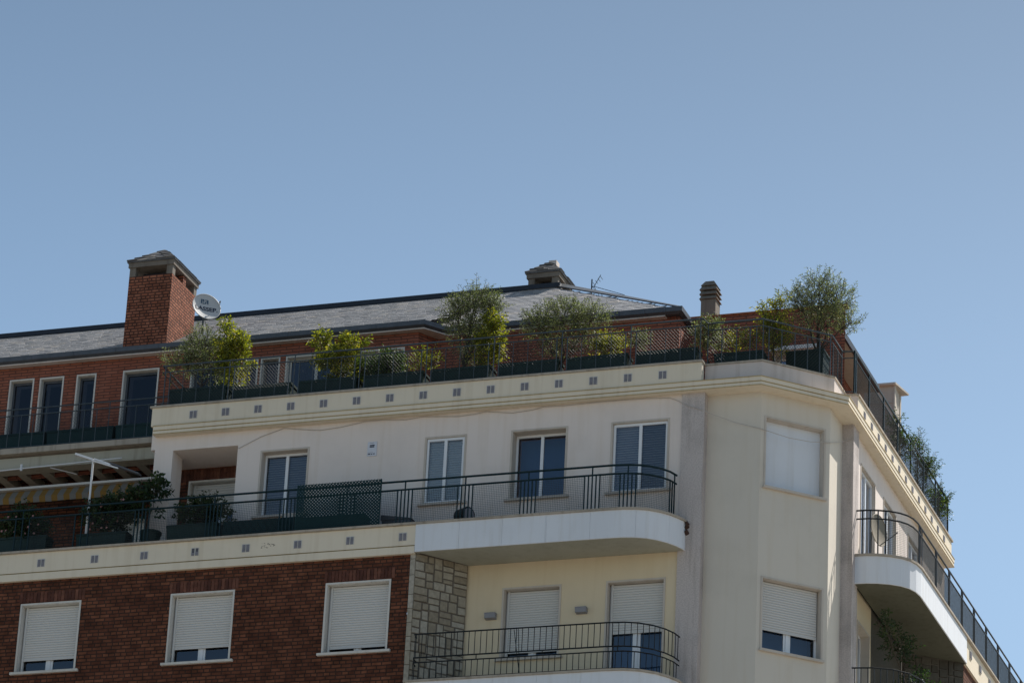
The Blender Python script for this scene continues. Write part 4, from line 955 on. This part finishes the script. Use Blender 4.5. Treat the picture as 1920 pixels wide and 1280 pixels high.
mb = MB(); mb.tube(P, 0.006, 5); tag(mb.build('cable', 'cable'), 'thin loose cable drooping along the cream wall and across the bay', 'cable')
# striped awning
e = empty('awning', (-13.2, 1.75, 27.7), 'yellow and white striped awning under the left terrace', 'awning')
mb = MB(); x0, x1 = -1.45, 1.5; n = 23
for i in range(n):
    a, b = x0 + (x1 - x0) * i / n, x0 + (x1 - x0) * (i + 1) / n; mi = i % 2
    zt, zm, zb = .0, -.20, -.30
    mb.face([(a, 0.1, zt), (b, 0.1, zt), (b, -.06, zm), (a, -.06, zm)], mi); mb.face([(a, -.06, zm), (b, -.06, zm), (b, -.02, zb - .01 * math.sin(i)), (a, -.02, zb)], mi)
mb.build('fabric', ['aw_white', 'aw_yellow'], e, recalc=False)
mb = MB(); mb.box((x0 - .05, -.0, .0), (x1 + .25, .12, .045)); mb.build('front_bar', 'shutter', e)
mb = MB(); mb.tube([(x0 + .1, .1, -.02), (x0 + .5, .8, .1)], .02, 6); mb.tube([(x1 - .1, .1, -.02), (x1 - .5, .8, .1)], .02, 6); mb.build('arms', 'frame', e)
# white pole with angled arms
e = empty('awning_pole', (-11.6, -.5, 25.4), 'white pole topped by two sloping white arms and grey cloth', 'pole')
mb = MB(); mb.tube([(0, 0, 0), (0, 0, 1.82)], .02, 8); mb.tube([(0, 0, .0), (0, 0, .9)], .027, 8); mb.build('pole', 'white_metal', e)
def plank(mb, a, b, w, t):
    a, b = Vector(a), Vector(b); d = (b - a).normalized(); s = Vector((0, 1, 0)) * w; n = d.cross(Vector((0, 1, 0))).normalized() * t
    mb.hexa([a - s - n, b - s - n, b + s - n, a + s - n, a - s + n, b - s + n, b + s + n, a + s + n])
mb = MB(); plank(mb, (-.36, 0, 1.97), (.0, 0, 1.83), .05, .02); plank(mb, (.03, 0, 1.84), (.38, 0, 1.70), .04, .014); plank(mb, (0.0, -.06, 1.80), (.55, -.06, 1.60), .015, .012); mb.build('arm', 'white_metal', e)
mb = MB(); plank(mb, (.38, .0, 1.72), (.95, .05, 1.49), .07, .012); mb.build('folded_cloth', 'cloth_grey', e)
# washing line bar at left
mb = MB(); mb.tube([(-15, 1.32, 27.92), (-11.9, 1.32, 28.0)], .013, 6); mb.tube([(-14, 1.32, 27.9), (-14, 1.32, 28.03)], .025, 8); mb.tube([(-13.4, 1.35, 27.93), (-13.0, 1.7, 27.9)], .01, 6)
tag(mb.build('curtain_rod', 'white_metal'), 'thin pale rod fixed below the left terrace beam', 'rod')
# satellite dish with lettering
def dish(loc, nrm, dia, face, label, arm=None, text=False, back='grey_metal'):
    e = empty('satellite_dish', loc, label, 'satellite dish'); n = Vector(nrm).normalized(); xx = Vector((0, 0, 1)).cross(n).normalized(); yy = n.cross(xx); R = dia / 2; dp = dia * 0.07
    def S(r, a): return xx * (r * math.cos(a)) + yy * (r * math.sin(a) * 1.07) + n * (dp * (r / R) ** 2)
    mb = MB(); K = 36; rs = [0.001, .3 * R, .6 * R, .85 * R, R]
    for i in range(len(rs) - 1):
        for k in range(K):
            a, b = 2 * math.pi * k / K, 2 * math.pi * (k + 1) / K
            P = [S(rs[i], a), S(rs[i], b), S(rs[i + 1], b), S(rs[i + 1], a)]
            mb.face(P); mb.face([p - n * .008 for p in P])
    mb.tube([S(R, 2 * math.pi * k / K) for k in range(K + 1)], .009, 5)
    mb.build('reflector', face, e, smooth=True)
    mb = MB(); mb.tube([-n * .01, -n * .12, -n * .14 + Vector((0, 0, -.45))], .02, 6); mb.build('mount', back, e)
    mb = MB(); q = S(R, 0.35 if text else -math.pi / 2); tip = q + n * .06 + yy * .05; tip = tip if arm is None else Vector(arm)
    mb.tube([q, tip], .009, 5); mb.build('arm', back, e); mb = MB(); mb.tube([tip, tip - n * .04], [.012, .016], 8); mb.build('receiver', 'lampgrey', e)
    if text:
        me = text_mesh('LASSEP.', dia * 0.245, 0.004)
        for v in me.vertices:
            x, y = v.co.x * 1.0, v.co.y - dia * .15; r2 = (x * x + (y / 1.07) ** 2) / (R * R); v.co = xx * x + yy * y + n * (dp * r2 + .004)
        me.materials.append(M['ink']); o = bpy.data.objects.new('lettering', me); COL.objects.link(o); o.parent = e
        mb = MB()
        for (a, b, c, d) in ((-.075, -.01, .10, .115), (-.075, -.055, .06, .155), (-.03, -.008, .12, .155), (.01, .075, .14, .155), (.055, .075, .06, .155), (.01, .03, .06, .11), (-.045, .0, .055, .075), (.035, .055, .10, .12), (-.05, -.03, .135, .155)):
            P = []
            for (x, y) in ((a, c), (b, c), (b, d), (a, d)):
                x -= .03; y += .02; r2 = (x * x + y * y) / (R * R); P.append(xx * x + yy * y + n * (dp * r2 + .006))
            mb.face(P)
        mb.build('emblem', 'ink_blue', e, recalc=False)
    return e
dish((-10.50, 1.5, 31.06), (0.66, -0.75, 0.30), 0.56, 'dish', 'white lettered satellite dish beside the brick chimney', text=True)
dish((2.42, 3.0, 26.10), (0.85, -0.25, 0.05), 0.56, 'dish_beige', 'beige satellite dish behind the side balcony railing', arm=(.42, -.15, -.12))
# aerial
e = empty('tv_aerial', (-4.2, 6.0, 32.2), 'thin television aerial on the roof right of the ridge chimney', 'aerial')
mb = MB(); mb.tube([(0, 0, -.3), (0, 0, .82)], .014, 6); mb.build('mast', 'black', e)
mb = MB(); q = Vector((.66, .1, .46)); p = Vector((.05, 0, .66)); mb.tube([p, q], .006, 5)
for i in range(16):
    c = p.lerp(q, .15 + .85 * i / 15); mb.tube([c + Vector((.02, -.06, -.02)), c + Vector((-.02, .06, .02))], .004, 4)
mb.tube([Vector((.0, 0, .66)), p], .01, 5)
for s in (1, -1):
    for k in range(4):
        a = p + Vector((.02 + .03 * k, 0, 0)); mb.tube([a + Vector((-.02, -.08, 0)) + Vector((.02 * k, 0, s * (.05 + .04 * k))), a + Vector((-.02, .08, 0)) + Vector((.02 * k, 0, s * (.05 + .04 * k)))], .005, 4)
    mb.tube([p, p + Vector((.13, 0, s * .24))], .007, 4)
mb.build('antenna', 'black', e)
